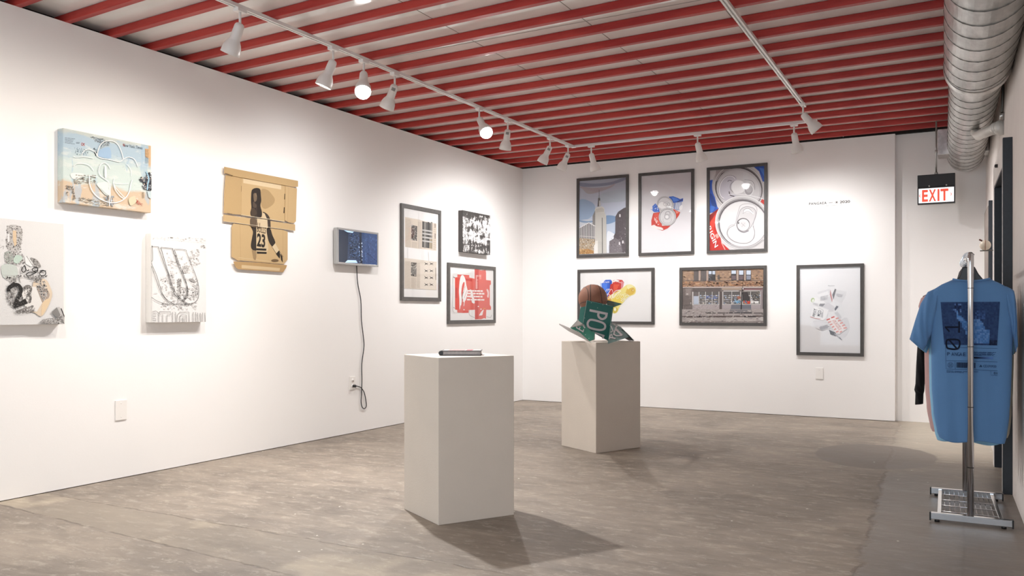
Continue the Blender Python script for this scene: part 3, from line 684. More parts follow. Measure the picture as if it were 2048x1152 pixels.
def art_box(w, h, c):             # flattened red shoe box with a white tick
    a = Art(w, h, [(438, 556), (830, 592), (828, 1052), (440, 1063)], c); a.base('#f1efed')
    a.blob([(478, 660), (520, 648), (540, 655), (620, 640), (640, 625), (664, 640), (668, 700), (500, 690), (492, 950), (520, 975), (470, 965), (478, 800)], '#e6e3e1')
    a.line(smooth([(488, 665), (482, 700), (486, 800), (480, 900), (486, 960), (520, 972), (600, 962)]), 2, '#8f8b88'); a.line(smooth([(620, 940), (618, 985), (650, 1005), (662, 1010)]), 2.4, '#77736f'); a.line(smooth([(758, 1000), (790, 1008), (800, 985)]), 2.4, '#77736f')
    a.line([(488, 676), (498, 684)], 7, '#6d6966'); a.line([(488, 926), (498, 934)], 5, '#8d8986')
    R1, R2, R3 = '#dd4a3c', '#c9372d', '#e0655a'
    a.poly([(520, 655), (618, 660), (618, 680), (662, 690), (662, 608), (706, 616), (712, 622), (752, 615), (756, 640), (756, 700), (795, 704), (796, 735), (786, 745), (786, 905), (796, 920), (795, 945), (757, 945), (754, 1018), (740, 1012), (716, 1022), (664, 1024), (664, 945), (614, 947), (612, 970), (560, 972), (520, 968), (520, 948), (502, 944), (500, 680), (520, 678)], R3)
    a.poly([(502, 680), (533, 684), (534, 946), (502, 944)], '#e0402f'); a.poly([(502, 765), (520, 765), (520, 850), (502, 850)], '#c8342a')
    a.poly([(664, 608), (696, 612), (692, 1020), (664, 1024)], R2); a.poly([(532, 684), (640, 692), (640, 712), (532, 700)], R2)
    a.poly([(566, 955), (612, 960), (612, 970), (560, 972)], R1); a.poly([(696, 705), (786, 710), (784, 760), (696, 755)], R3)
    a.rect(700, 655, 716, 694, '#ee8f84'); a.line([(676, 660), (676, 775)], 10, '#e9a79f'); a.text('BOX', (682, 672), (714, 674), (0, -12), '#f3d8d4')
    a.line([(676, 700), (690, 700)], 3, '#f3d8d4')
    for i in range(6): a.rect(668, 715 + i * 10, 688, 719 + i * 10, '#e7b2ab', False)
    # the big tick with torn white strokes
    a.blob([(538, 944), (536, 860), (532, 790), (540, 700), (552, 664), (570, 664), (586, 700), (592, 740), (600, 770), (604, 800), (590, 840), (576, 890), (560, 850), (548, 900)], '#f4f2f0')
    a.blob([(552, 800), (560, 740), (574, 716), (578, 740), (566, 800), (556, 850)], R1)
    for p, q in (((556, 850), (576, 760)), ((566, 880), (590, 770)), ((548, 910), (560, 830)), ((572, 916), (582, 850)), ((586, 870), (602, 800))): a.line([p, q], 5, '#f4f2f0', False)
    for p, q in (((560, 830), (584, 750)), ((554, 870), (566, 800)), ((576, 850), (596, 790))): a.line([p, q], 2.5, '#d5685d', False)
    a.k += 1; a.blob([(622, 780), (640, 790), (652, 840), (662, 884), (652, 894), (636, 880), (640, 850), (620, 842), (630, 815)], '#f4f2f0')
    for i, (y, tx) in enumerate(((790, 'ABCDEF IS NOT THE END OF'), (812, 'THE LINE IT IS A PLACE TO'), (836, 'BEGIN AND A STORY THAT'), (862, 'GOES ON AND NOT OUR END'))): a.lines(598, y - 7, 745, y + 7, 1, '#f5e6e3', .95, .12, .01, i)
    a.blob([(758, 780), (768, 776), (778, 800), (774, 845), (762, 835), (766, 810)], '#f0d2ce'); a.blob([(696, 990), (718, 956), (734, 944), (728, 966), (722, 988), (700, 992)], '#f4ebe9'); a.rect(730, 932, 748, 938, '#e8a13c')
    for x, y in ((573, 945), (690, 918), (712, 940)): a.ell(x, y, 5, 5, '#f2efed', up=False)
    return a
framed('L', 7.660, .999, 1.043, .676, .040, art_box, 'dark-framed print of a flattened red and white shoe box on the left wall', M_DFRAME)

def art_city(w, h, c):            # skyscraper against clouds
    a = Art(w, h, [(66, 247), (611, 203), (608, 1060), (72, 1077)], c); a.base('#a9b7c9')
    n = 26
    for i in range(n):
        t_ = i / (n - 1); y0 = 240 + 620 * t_
        a.poly([(60, y0), (620, y0 - 44 * (1 - t_)), (620, y0 + 30), (60, y0 + 60)], ('#%02x%02x%02x' % (int(178 + 24 * math.sin(t_ * 3.1)), int(184 + 26 * math.sin(t_ * 2.6)), int(198 + 30 * math.sin(t_ * 2.2)))), False)
        a.k += 1
    for P, q in (([(95, 290), (250, 300), (420, 285), (560, 240), (575, 262), (440, 310), (280, 330), (120, 330)], '#8f97a9'), ([(100, 330), (240, 345), (380, 335), (470, 300), (420, 345), (260, 400), (180, 405), (130, 360)], '#b9aeb2'), ([(300, 420), (560, 360), (575, 480), (420, 500), (330, 500)], '#bcc5d0'), ([(100, 470), (250, 520), (230, 640), (100, 690)], '#a3bad7'), ([(375, 640), (480, 650), (470, 700), (370, 725)], '#7f9dc2'), ([(95, 690), (230, 680), (230, 740), (95, 745)], '#d5dae2'), ([(100, 685), (180, 695), (230, 690), (228, 708), (150, 712), (98, 700)], '#8da7c8'), ([(378, 740), (470, 720), (468, 800), (400, 820), (380, 800)], '#c5d2e4'), ([(384, 820), (430, 812), (480, 860), (410, 930), (405, 1040), (384, 1040)], '#e9eef5')):
        a.blob(P, q)
    a.poly([(300, 365), (303, 365), (304, 450), (313, 456), (313, 480), (320, 535), (284, 545), (290, 480), (290, 456), (299, 450)], '#6f6a69'); a.poly([(303, 480), (311, 480), (318, 533), (302, 538)], '#d9d8d4')
    a.poly([(256, 575), (275, 548), (335, 540), (356, 560), (360, 610), (374, 640), (382, 1050), (250, 1050), (262, 640)], '#dcdad3'); a.poly([(234, 640), (262, 580), (262, 780), (234, 740)], '#8d8a88')
    a.poly([(268, 570), (330, 555), (352, 570), (352, 600), (268, 608)], '#c9c5bc')
    for x in range(268, 380, 9): a.line([(x, 610 if x < 360 else 650), (x + 2, 1045)], 2.2, '#b3afa8', False)
    for y in range(600, 1040, 11): a.line([(262, y), (380, y + 1)], 1.5, '#c2beb6', False)
    a.k += 1; a.line([(334, 660), (338, 1040)], 7, '#5f5c5c'); a.poly([(262, 900), (290, 900), (290, 1050), (262, 1050)], '#eeeae2')
    a.poly([(98, 765), (195, 708), (262, 745), (262, 1050), (98, 1050)], '#6b6a6e')
    for x in range(104, 262, 17): a.line([(x, 765 - (x - 98) * .55 if x < 195 else 712 + (x - 195) * .5), (x, 880)], 6, '#e9e7e4', False)
    a.k += 1; a.line([(98, 765), (195, 712), (262, 748)], 9, '#efeeec'); a.line([(98, 850), (262, 862)], 5, '#d9d7d3')
    a.poly([(98, 870), (262, 885), (262, 1050), (98, 1050)], '#b7a68f'); a.specks([(98, 875), (262, 890), (262, 1045), (98, 1045)], 330, (2, 6), ['#e6dac6', '#8b7863', '#d0a876', '#f2ede2', '#6d6054'], 4, .6)
    a.blob([(98, 1000), (180, 985), (250, 1010), (250, 1050), (98, 1050)], '#b98a55'); a.specks([(98, 985), (255, 1000), (255, 1045), (98, 1045)], 110, (2, 6), ['#d9a766', '#8a6a44', '#e6c48c'], 9)
    a.poly([(250, 960), (262, 930), (285, 930), (290, 1050), (250, 1050)], '#f0eee9')
    a.poly([(472, 650), (500, 600), (560, 560), (620, 540), (620, 1060), (408, 1040), (410, 905), (455, 880), (456, 850), (470, 820)], '#574f54'); a.poly([(410, 905), (470, 870), (520, 900), (560, 1060), (408, 1050)], '#7b7479')
    a.specks([(415, 880), (580, 760), (580, 1030), (415, 1030)], 120, (2, 6), ['#8e878b', '#6a6368', '#b9b3b6', '#4b4448'], 6, .7); a.specks([(480, 650), (575, 590), (575, 880), (480, 840)], 80, (2, 5), ['#665d61', '#463f44', '#70676b'], 7)
    for x, y in ((515, 930), (550, 915), (520, 640)): a.rect(x - 7, y - 16, x + 7, y + 14, '#e6e2e4')
    a.poly([(60, 1040), (620, 1020), (620, 1080), (60, 1080)], '#8c8a8a'); return a
framed('B', -4.276, 1.802, .681, .981, .034, art_city, 'black-framed print of a pale skyscraper under a cloudy blue sky')

def can_lid(a, cx, cy, rx, ry, rot, tab=True):
    a.ell(cx, cy, rx, ry, '#8b8988', rot); a.ell(cx, cy, rx * .97, ry * .97, '#d5d3d2', rot); a.ell(cx, cy, rx * .89, ry * .89, '#77757a', rot); a.ell(cx + rx * .01, cy + ry * .02, rx * .865, ry * .865, '#d2d0d1', rot); a.ell(cx, cy, rx * .8, ry * .8, '#dedcdd', rot)
def art_crushed(w, h, c):
    a = Art(w, h, [(714, 195), (1300, 143), (1297, 1045), (718, 1055)], c); a.base('#dedadd')
    for i in range(14): a.poly([(700, 420 + i * 30), (1320, 380 + i * 34), (1320, 1100), (700, 1100)], '#%02x%02x%02x' % (222 + i, 219 + i, 222 + i))
    a.poly([(1030, 440), (1075, 434), (1130, 455), (1150, 465), (1182, 455), (1180, 490), (1120, 500), (1085, 510), (1050, 480)], '#2f63c4'); a.poly([(1060, 445), (1110, 455), (1140, 480), (1085, 492)], '#4d82dc')
    a.poly([(1085, 505), (1170, 492), (1165, 530), (1140, 580), (1110, 590), (1080, 560)], '#a9b3cd'); 
    for x in (1095, 1112, 1130, 1148): a.line([(x, 505), (x - 8, 570)], 6, '#6c7fb4' if x % 2 else '#e3e7f0', False)
    a.k += 1; a.line([(1120, 495), (1180, 470)], 9, '#2b3a66'); a.ell(1160, 555, 16, 28, '#f4f2f2', 20); a.ell(1135, 600, 9, 9, '#f1efef')
    a.poly([(858, 540), (890, 510), (925, 545), (935, 600), (880, 602), (862, 590)], '#3569c9'); a.specks([(862, 545), (890, 520), (920, 560), (915, 595), (868, 592)], 26, (2, 5), ['#dfe8f7', '#5c8be0'], 3); a.line([(842, 570), (862, 580)], 5, '#5f8ee0')
    a.poly([(868, 612), (940, 600), (960, 745), (1050, 745), (1020, 772), (965, 796), (900, 776), (850, 750), (848, 690)], '#cf3a2c'); a.poly([(880, 620), (925, 610), (930, 690), (950, 745), (900, 720), (876, 680)], '#e0513f')
    a.poly([(1080, 570), (1150, 605), (1135, 640), (1095, 692), (1050, 690)], '#d8442f'); a.poly([(1096, 580), (1140, 608), (1112, 620)], '#ef8e7c')
    a.blob([(850, 745), (880, 735), (905, 750), (960, 765), (970, 790), (900, 776), (856, 766)], '#efe9e6'); a.specks([(868, 640), (905, 660), (925, 735), (890, 730)], 20, (3, 6), ['#f7d9d2', '#ffffff', '#a32418'], 5); a.line([(880, 660), (905, 720)], 6, '#f3d9d4')
    can_lid(a, 994, 520, 90, 82, 40); a.blob([(925, 520), (960, 495), (990, 520), (1000, 560), (950, 560), (920, 545)], '#f3f1f0'); a.ring(995, 520, 22, 16, 3, '#8f8c8e', 30); a.ring(1030, 520, 12, 16, 4, '#a5a2a4'); a.ring(985, 518, 60, 30, 2.5, '#b0adaf', 10, 180, 360)
    can_lid(a, 1017, 652, 92, 95, 20); a.ring(1017, 652, 76, 79, 2, '#b3b0b2')
    a.ring(1015, 685, 45, 34, 2.5, '#98959a', 0, -30, 210); a.ring(1013, 652, 26, 26, 4, '#77757a'); a.ell(1013, 652, 14, 14, '#f2f0f0'); a.ring(1022, 618, 22, 22, 4, '#98959a', 0, 150, 400); a.ring(1020, 640, 34, 48, 2.5, '#a3a0a4', 15, 180, 380)
    return a
framed('B', -3.470, 1.800, .675, .982, .034, art_crushed, 'black-framed print of one small crushed blue and red can on white')

def art_tops(w, h, c):
    a = Art(w, h, [(126, 140), (792, 84), (795, 1060), (130, 1082)], c); a.base('#d3cfcf')
    a.poly([(640, 60), (800, 60), (800, 300), (740, 290), (700, 180), (620, 110)], '#2458b5'); a.poly([(700, 140), (760, 150), (765, 250)], '#4a7fd6')
    a.poly([(130, 280), (200, 270), (205, 420), (240, 560), (270, 620), (130, 640)], '#2458b8'); a.blob([(165, 420), (200, 460), (235, 560), (190, 560), (170, 500)], '#174089'); a.blob([(160, 560), (215, 570), (190, 620), (160, 620)], '#3e74cf')
    a.poly([(155, 670), (290, 560), (300, 640), (250, 760), (290, 960), (380, 1040), (155, 1050)], '#c3251c'); a.poly([(160, 740), (235, 640), (240, 700), (200, 800), (240, 960), (160, 900)], '#e0402f'); a.poly([(155, 660), (285, 565), (235, 620), (165, 735)], '#8f1c16'); a.poly([(215, 880), (245, 860), (262, 900), (240, 920)], '#f2a79d'); a.line([(290, 960), (330, 1040)], 9, '#f1b6ad')
    a.poly([(715, 480), (760, 490), (760, 550), (700, 500)], '#cf3a30')
    # upper can end
    a.ell(470, 360, 292, 262, '#bdb8b7', 25); a.ell(478, 362, 272, 246, '#8e8a8b', 25); a.ell(478, 368, 262, 236, '#4a4647', 25); a.ell(480, 376, 252, 226, '#bfbbbd', 25); a.ell(476, 378, 236, 208, '#cfcccd', 25)
    a.poly([(230, 150), (560, 90), (640, 130), (400, 150), (290, 200), (240, 280), (212, 300)], '#a9a3a2')
    a.ring(478, 366, 274, 248, 5, '#e9e6e6', 25)
    a.blob([(270, 380), (300, 280), (380, 225), (450, 240), (440, 300), (400, 330), (390, 410), (450, 450), (350, 500), (290, 470)], '#c3bfc8'); a.ring(360, 355, 90, 128, 6, '#f1efef', 20, 90, 300); a.ring(360, 355, 98, 138, 4, '#918d90', 20, 90, 300)
    a.line(smooth([(372, 400), (385, 440), (430, 455)]), 11, '#5e5a5c'); a.ring(455, 350, 72, 66, 7, '#8f8b8d', 0, 120, 260); a.blob([(400, 340), (440, 280), (520, 290), (550, 350), (520, 410), (430, 420)], '#eceaea')
    a.ell(590, 385, 52, 62, '#e3e1e1', 12); a.ell(588, 385, 44, 54, '#9f9b9d', 12); a.ell(592, 372, 36, 42, '#b6b2b4', 12); a.line(smooth([(540, 272), (620, 285), (650, 330), (655, 380)]), 5, '#8f8b8d'); a.line(smooth([(545, 280), (616, 293), (642, 335)]), 3, '#f4f2f2'); a.line(smooth([(355, 292), (375, 278), (402, 286)]), 8, '#77737a')
    # lower can end
    a.ell(520, 740, 302, 292, '#cbc8c8', 20); a.ring(520, 740, 296, 286, 6, '#f3f1f1', 20); a.ell(522, 745, 276, 266, '#8f8b8d', 20); a.ell(526, 752, 268, 258, '#5b5759', 20); a.ell(530, 758, 262, 250, '#d6d3d4', 20); a.ell(530, 758, 252, 240, '#dfdddd', 20)
    a.poly([(298, 620), (306, 628), (286, 650), (280, 640)], '#5a5658')
    a.ring(520, 745, 272, 262, 8, '#aaa6a8', 20, 10, 100); a.ring(525, 748, 284, 274, 4, '#6b6769', 20, 20, 130)
    P = [(480, 600), (500, 555), (560, 535), (640, 545), (678, 590), (665, 680), (640, 760), (655, 850), (630, 930), (570, 968), (450, 960), (370, 910), (350, 850), (380, 780), (440, 755), (455, 690)]
    a.line(smooth(P, True) + [smooth(P, True)[0]], 7, '#b5b1b3'); a.blob([(360, 860), (380, 800), (430, 775), (470, 830), (560, 850), (640, 790), (650, 870), (620, 930), (560, 960), (440, 950), (375, 905)], '#d9d7d7'); a.line(smooth([(440, 770), (380, 800), (355, 860), (390, 920), (470, 962), (570, 968), (640, 920), (655, 850), (635, 780)]), 5, '#8f8b8d')
    Q = [(460, 740), (480, 650), (510, 590), (570, 568), (640, 585), (668, 630), (655, 700), (620, 780), (570, 830), (510, 838), (465, 800)]
    a.blob(Q, '#d0cdce'); a.line(smooth(Q, True) + [smooth(Q, True)[0]], 6, '#9b979a'); a.line(smooth([(455, 770), (480, 825), (535, 850), (590, 830)]), 9, '#77737a')
    a.blob([(520, 640), (535, 600), (580, 590), (635, 615), (640, 650), (590, 630), (545, 632)], '#e6e4e4'); a.line(smooth([(525, 645), (540, 600), (590, 590), (638, 630)]), 6, '#a29ea0'); a.line(smooth([(530, 640), (580, 618), (630, 650)]), 6, '#b8b4b6')
    a.ell(528, 765, 74, 74, '#8f8b8d'); a.ell(530, 768, 64, 64, '#e3e1e1'); a.ring(530, 765, 70, 70, 6, '#5b575a', 0, 180, 340); a.ell(530, 765, 40, 38, '#d4d1d2'); a.line([(505, 745), (550, 785)], 5, '#a9a5a7'); a.line([(550, 745), (512, 790)], 4, '#b3afb1'); a.blob([(470, 745), (485, 735), (480, 762)], '#5a5658')
    a.ring(560, 470, 200, 30, 6, '#f2f0f0', 8, 190, 350)
    a.text('RIGIN', (134, 800), (218, 1020), (38, -26), '#ffffff', .01)
    return a
framed('B', -2.647, 1.799, .677, .982, .034, art_tops, 'black-framed close-up print of two silver can tops over red and blue')

def art_cans(w, h, c):
    a = Art(w, h, [(332, 117), (1264, 98), (1262, 782), (338, 795)], c); a.base('#f2f1f0')
    def can(P, col, hi, lo):
        a.blob(P, col)
    # blue can
    a.poly([(612, 262), (628, 246), (742, 242), (758, 260), (755, 330), (735, 400), (700, 470), (640, 400), (618, 330)], '#2860cf'); a.poly([(640, 290), (700, 288), (700, 400), (660, 400)], '#3f7be6'); a.poly([(612, 262), (630, 248), (640, 380), (618, 330)], '#a9bfe8'); a.poly([(722, 270), (757, 262), (750, 340), (728, 400)], '#1d49ad')
    a.poly([(612, 262), (628, 244), (680, 243), (660, 262), (640, 285), (618, 285)], '#eef1f6'); a.text('ZERO TASTE', (622, 285), (726, 280), (0, -16), '#ffffff', .01)
    # red can
    a.poly([(760, 300), (775, 252), (800, 240), (880, 246), (905, 275), (893, 330), (850, 380), (800, 470), (740, 520), (700, 470), (735, 400)], '#cc3629'); a.poly([(780, 300), (850, 300), (820, 360), (790, 390), (770, 360)], '#e2583c'); a.poly([(870, 260), (905, 275), (893, 330), (866, 360)], '#d98a8d'); a.poly([(765, 270), (800, 238), (850, 255), (830, 270), (800, 262), (782, 275)], '#f3efec'); a.text('ZERO TASTE', (778, 262), (874, 290), (-3, -16), '#f9e6e2', .01)
    a.poly([(740, 300), (768, 290), (780, 380), (740, 440), (700, 480), (720, 420)], '#c22a22')
    # yellow can
    a.blob([(905, 330), (940, 305), (990, 303), (1035, 335), (1046, 380), (1030, 420), (985, 440), (940, 470), (900, 520), (860, 560), (830, 630), (800, 655), (765, 650), (750, 600), (700, 490), (730, 440), (800, 400), (860, 360)], '#e9dc86'); a.blob([(960, 330), (1020, 345), (1036, 385), (1000, 425), (940, 430), (925, 395)], '#dcb84a'); a.blob([(940, 310), (990, 305), (1020, 330), (980, 345), (950, 360)], '#efe7a8'); a.ell(1005, 372, 12, 16, '#c69a35', 30); a.ell(1010, 372, 5, 9, '#f2e9b8', 30)
    a.blob([(760, 500), (830, 440), (900, 450), (880, 520), (820, 560), (790, 600), (760, 580)], '#e6cf55'); a.blob([(765, 600), (800, 580), (830, 600), (815, 640), (780, 650)], '#cdbb4e'); a.ell(797, 607, 14, 20, '#f3efcf'); a.blob([(700, 460), (740, 470), (760, 540), (740, 560), (708, 500)], '#d9a73e')
    # white script flowing over all three
    for P, q, cl in (([(720, 360), (695, 365), (680, 400), (690, 425), (715, 410), (735, 375), (722, 358), (705, 385)], 5, '#ffffff'), ([(735, 375), (750, 360), (765, 375), (768, 400)], 4, '#ffffff'), ([(700, 440), (715, 420), (735, 440), (730, 470), (708, 476), (702, 452)], 5, '#fbeeec'), ([(735, 470), (755, 430), (775, 425), (765, 460), (745, 480)], 4, '#fbeeec'), ([(860, 370), (815, 375), (775, 410), (765, 450), (775, 462), (800, 430), (840, 400), (868, 380)], 6, '#ffffff'), ([(790, 470), (830, 400), (850, 392), (836, 430), (815, 470), (835, 472), (860, 430), (868, 410)], 3, '#fdfbe6'), ([(860, 470), (880, 430), (900, 430), (890, 460), (868, 478), (895, 476), (925, 440), (950, 432), (960, 450), (930, 470), (905, 478)], 3.5, '#fffef2'), ([(865, 500), (890, 486), (925, 484), (905, 500), (880, 506), (870, 498)], 4, '#fffef2'), ([(900, 420), (925, 415), (950, 425), (968, 445), (950, 470), (920, 490)], 2.5, '#fffef2')):
        a.line(smooth(P), q, cl)
    return a
framed('B', -4.264, .984, .990, .671, .034, art_cans, 'wide black-framed print of blue, red and yellow cans, partly behind the ball')

def art_store(w, h, c):
    a = Art(w, h, [(145, 117), (1482, 88), (1482, 1018), (147, 1002)], c); a.base('#8f8480')
    a.rect(140, 80, 1500, 420, '#a98a70'); 
    a.specks([(190, 150), (1430, 140), (1430, 410), (190, 410)], 700, (4, 12), ['#b8906c', '#9c7e68', '#c0a084', '#a3836b', '#8f7566'], 2, 2.2)
    for y in range(155, 420, 14): a.line([(190, y), (1430, y - 4)], 1.4, '#8d7768', False)
    a.k += 1
    a.rect(190, 316, 1430, 326, '#6f6059'); a.rect(360, 320, 1250, 328, '#5b504b')
    for x0, x1, o_ in ((362, 436, 0), (470, 556, 0), (586, 696, 1), (936, 1016, 2), (1052, 1130, 2), (1166, 1244, 2)):
        a.rect(x0, 160, x1, 318, '#4b4644'); a.rect(x0 + 5, 165, x1 - 5, 310, '#5e5654' if o_ == 0 else '#3d3a3b')
        if o_ == 1: a.rect(x0 + 6, 172, x0 + 50, 218, '#ccd6e6'); a.rect(x0 + 62, 170, x1 - 6, 222, '#c3cede'); a.specks([(592, 225), (640, 225), (640, 300), (592, 300)], 14, (4, 9), ['#6b6b70', '#8a8a90'], 3)
        if o_ == 2: a.rect(x0 + 6, 164, x1 - 6, 216 if x0 < 1000 else 230, '#cdd7e6'); a.rect(x0 + 6, 240, x1 - 6, 305, '#6f6064' if x0 < 1100 else '#8b8e9c')
    for x in (452, 572, 1036, 1150): a.rect(x - 14, 160, x + 14, 318, '#b59f92')
    a.rect(728, 235, 762, 300, '#5f554f'); a.specks([(190, 330), (1430, 330), (1430, 410), (190, 410)], 300, (4, 12), ['#b78b66', '#a7795b', '#c29c7c', '#9b7560'], 5, 2)
    a.rect(196, 412, 1425, 432, '#c2b4ae'); a.rect(196, 428, 790, 700, '#6b5f5c'); a.rect(790, 440, 1425, 700, '#7b6f6b')
    a.rect(210, 425, 345, 770, '#6e635f'); a.rect(236, 440, 320, 550, '#8b807c'); a.rect(250, 515, 278, 530, '#c9c2c0'); a.rect(316, 650, 324, 680, '#d9d4d2'); a.specks([(212, 430), (343, 430), (343, 765), (212, 765)], 60, (4, 10), ['#75696a', '#655a57', '#7f7470'], 9)
    a.rect(346, 436, 770, 488, '#5e5452'); a.rect(796, 425, 1100, 462, '#a99788'); a.rect(1120, 440, 1420, 466, '#8b6a6c')
    a.rect(820, 474, 1055, 484, '#e2ddd9'); a.rect(1130, 472, 1385, 482, '#e2ddd9')
    for x0, x1 in ((346, 756), (806, 1090), (1106, 1392)):
        a.rect(x0, 490, x1, 694, '#5d5856'); a.rect(x0 - 4, 488, x0 + 12, 694, '#cfc9c6'); a.rect(x1 - 12, 488, x1 + 3, 694, '#c3bcb8'); a.rect(x0, 682, x1, 692, '#d3cdc9')
        rnd = random.Random(x0)
        for y in (556, 586, 616, 646, 672):
            x = x0 + 20
            while x < x1 - 24:
                q = rnd.uniform(8, 26); 
                if rnd.random() < .85: a.rect(x, y - rnd.uniform(6, 18), x + q, y, rnd.choice(['#c9c6c6', '#9d9a9b', '#b4c3dc', '#e3e1e0', '#8fa3c4', '#7b7775', '#d7cfc4']), False)
                x += q + 3
            a.rect(x0 + 14, y, x1 - 14, y + 4, '#8b8683')
    a.rect(364, 556, 440, 680, '#b5bdcb'); a.rect(364, 494, 440, 554, '#6d6665')
    a.poly([(1110, 500), (1190, 500), (1220, 580), (1225, 640), (1110, 640)], '#3f3a3b'); a.specks([(1000, 620), (1082, 630), (1082, 660), (990, 665)], 30, (4, 9), ['#7fb2d6', '#9cc4dd', '#5a93bd'], 4); a.specks([(1030, 560), (1085, 560), (1085, 600), (1030, 600)], 14, (4, 9), ['#c77c5c', '#a85a48'], 6); a.specks([(1125, 630), (1225, 640), (1225, 675), (1125, 675)], 30, (4, 9), ['#4f86b8', '#c9483c', '#8fb0c4', '#d8843e'], 6); a.rect(1186, 636, 1232, 676, '#c2452f'); a.specks([(560, 540), (740, 540), (740, 600), (560, 600)], 40, (4, 9), ['#7b8fc4', '#a9b4d8', '#5f73ae'], 8)
    a.rect(1240, 622, 1285, 672, '#d5d2cf'); a.rect(1300, 636, 1360, 672, '#e0dedb'); a.specks([(1245, 490), (1370, 490), (1370, 620), (1245, 620)], 40, (5, 14), ['#6d6864', '#7d776f', '#4f4b49'], 5)
    for x in (448, 548, 650, 950, 1240): a.rect(x - 4, 490, x + 5, 690, '#cdc7c4')
    a.rect(346, 694, 760, 755, '#aaa0a0'); a.rect(800, 694, 1392, 755, '#a39a9b'); a.specks([(350, 698), (755, 698), (755, 750), (350, 750)], 60, (4, 9), ['#b5abab', '#9a9090'], 3); a.poly([(945, 690), (1245, 690), (1250, 800), (925, 800)], '#6f7078'); a.rect(762, 490, 800, 756, '#5b5250'); a.rect(1392, 466, 1425, 756, '#94898a')
    a.rect(140, 756, 1500, 860, '#a59c99'); a.poly([(925, 760), (1250, 760), (1265, 822), (905, 822)], '#7d7a7c'); a.rect(546, 806, 712, 822, '#3b3536'); a.rect(730, 808, 895, 822, '#4b4444'); a.rect(905, 808, 1080, 822, '#3c3a3d'); a.rect(1090, 808, 1265, 824, '#3e3b3e'); a.rect(1285, 812, 1430, 824, '#4b4545')
    a.rect(140, 858, 1500, 884, '#5c504d'); a.rect(140, 884, 1500, 1040, '#a8a09c'); a.poly([(1320, 880), (1430, 876), (1430, 950), (1350, 905)], '#bdb6b2'); a.rect(140, 940, 1500, 960, '#7f7572'); a.rect(865, 880, 1330, 945, '#b4aca7'); a.rect(1140, 862, 1320, 884, '#3f383a')
    a.specks([(190, 765), (1430, 765), (1430, 965), (190, 965)], 260, (3, 9), ['#b3aaa6', '#989090', '#8b8280', '#bfb7b2'], 12, 2.5)
    a.line([(1136, 200), (1130, 300), (1116, 400), (1112, 470), (1100, 560), (1096, 760)], [4, 4, 5, 8, 12, 16], '#2b2829'); a.ell(1124, 446, 7, 12, '#e9e6e6')
    return a
framed('B', -2.967, .976, .989, .671, .034, art_store, 'wide black-framed print of a brick shopfront street scene')

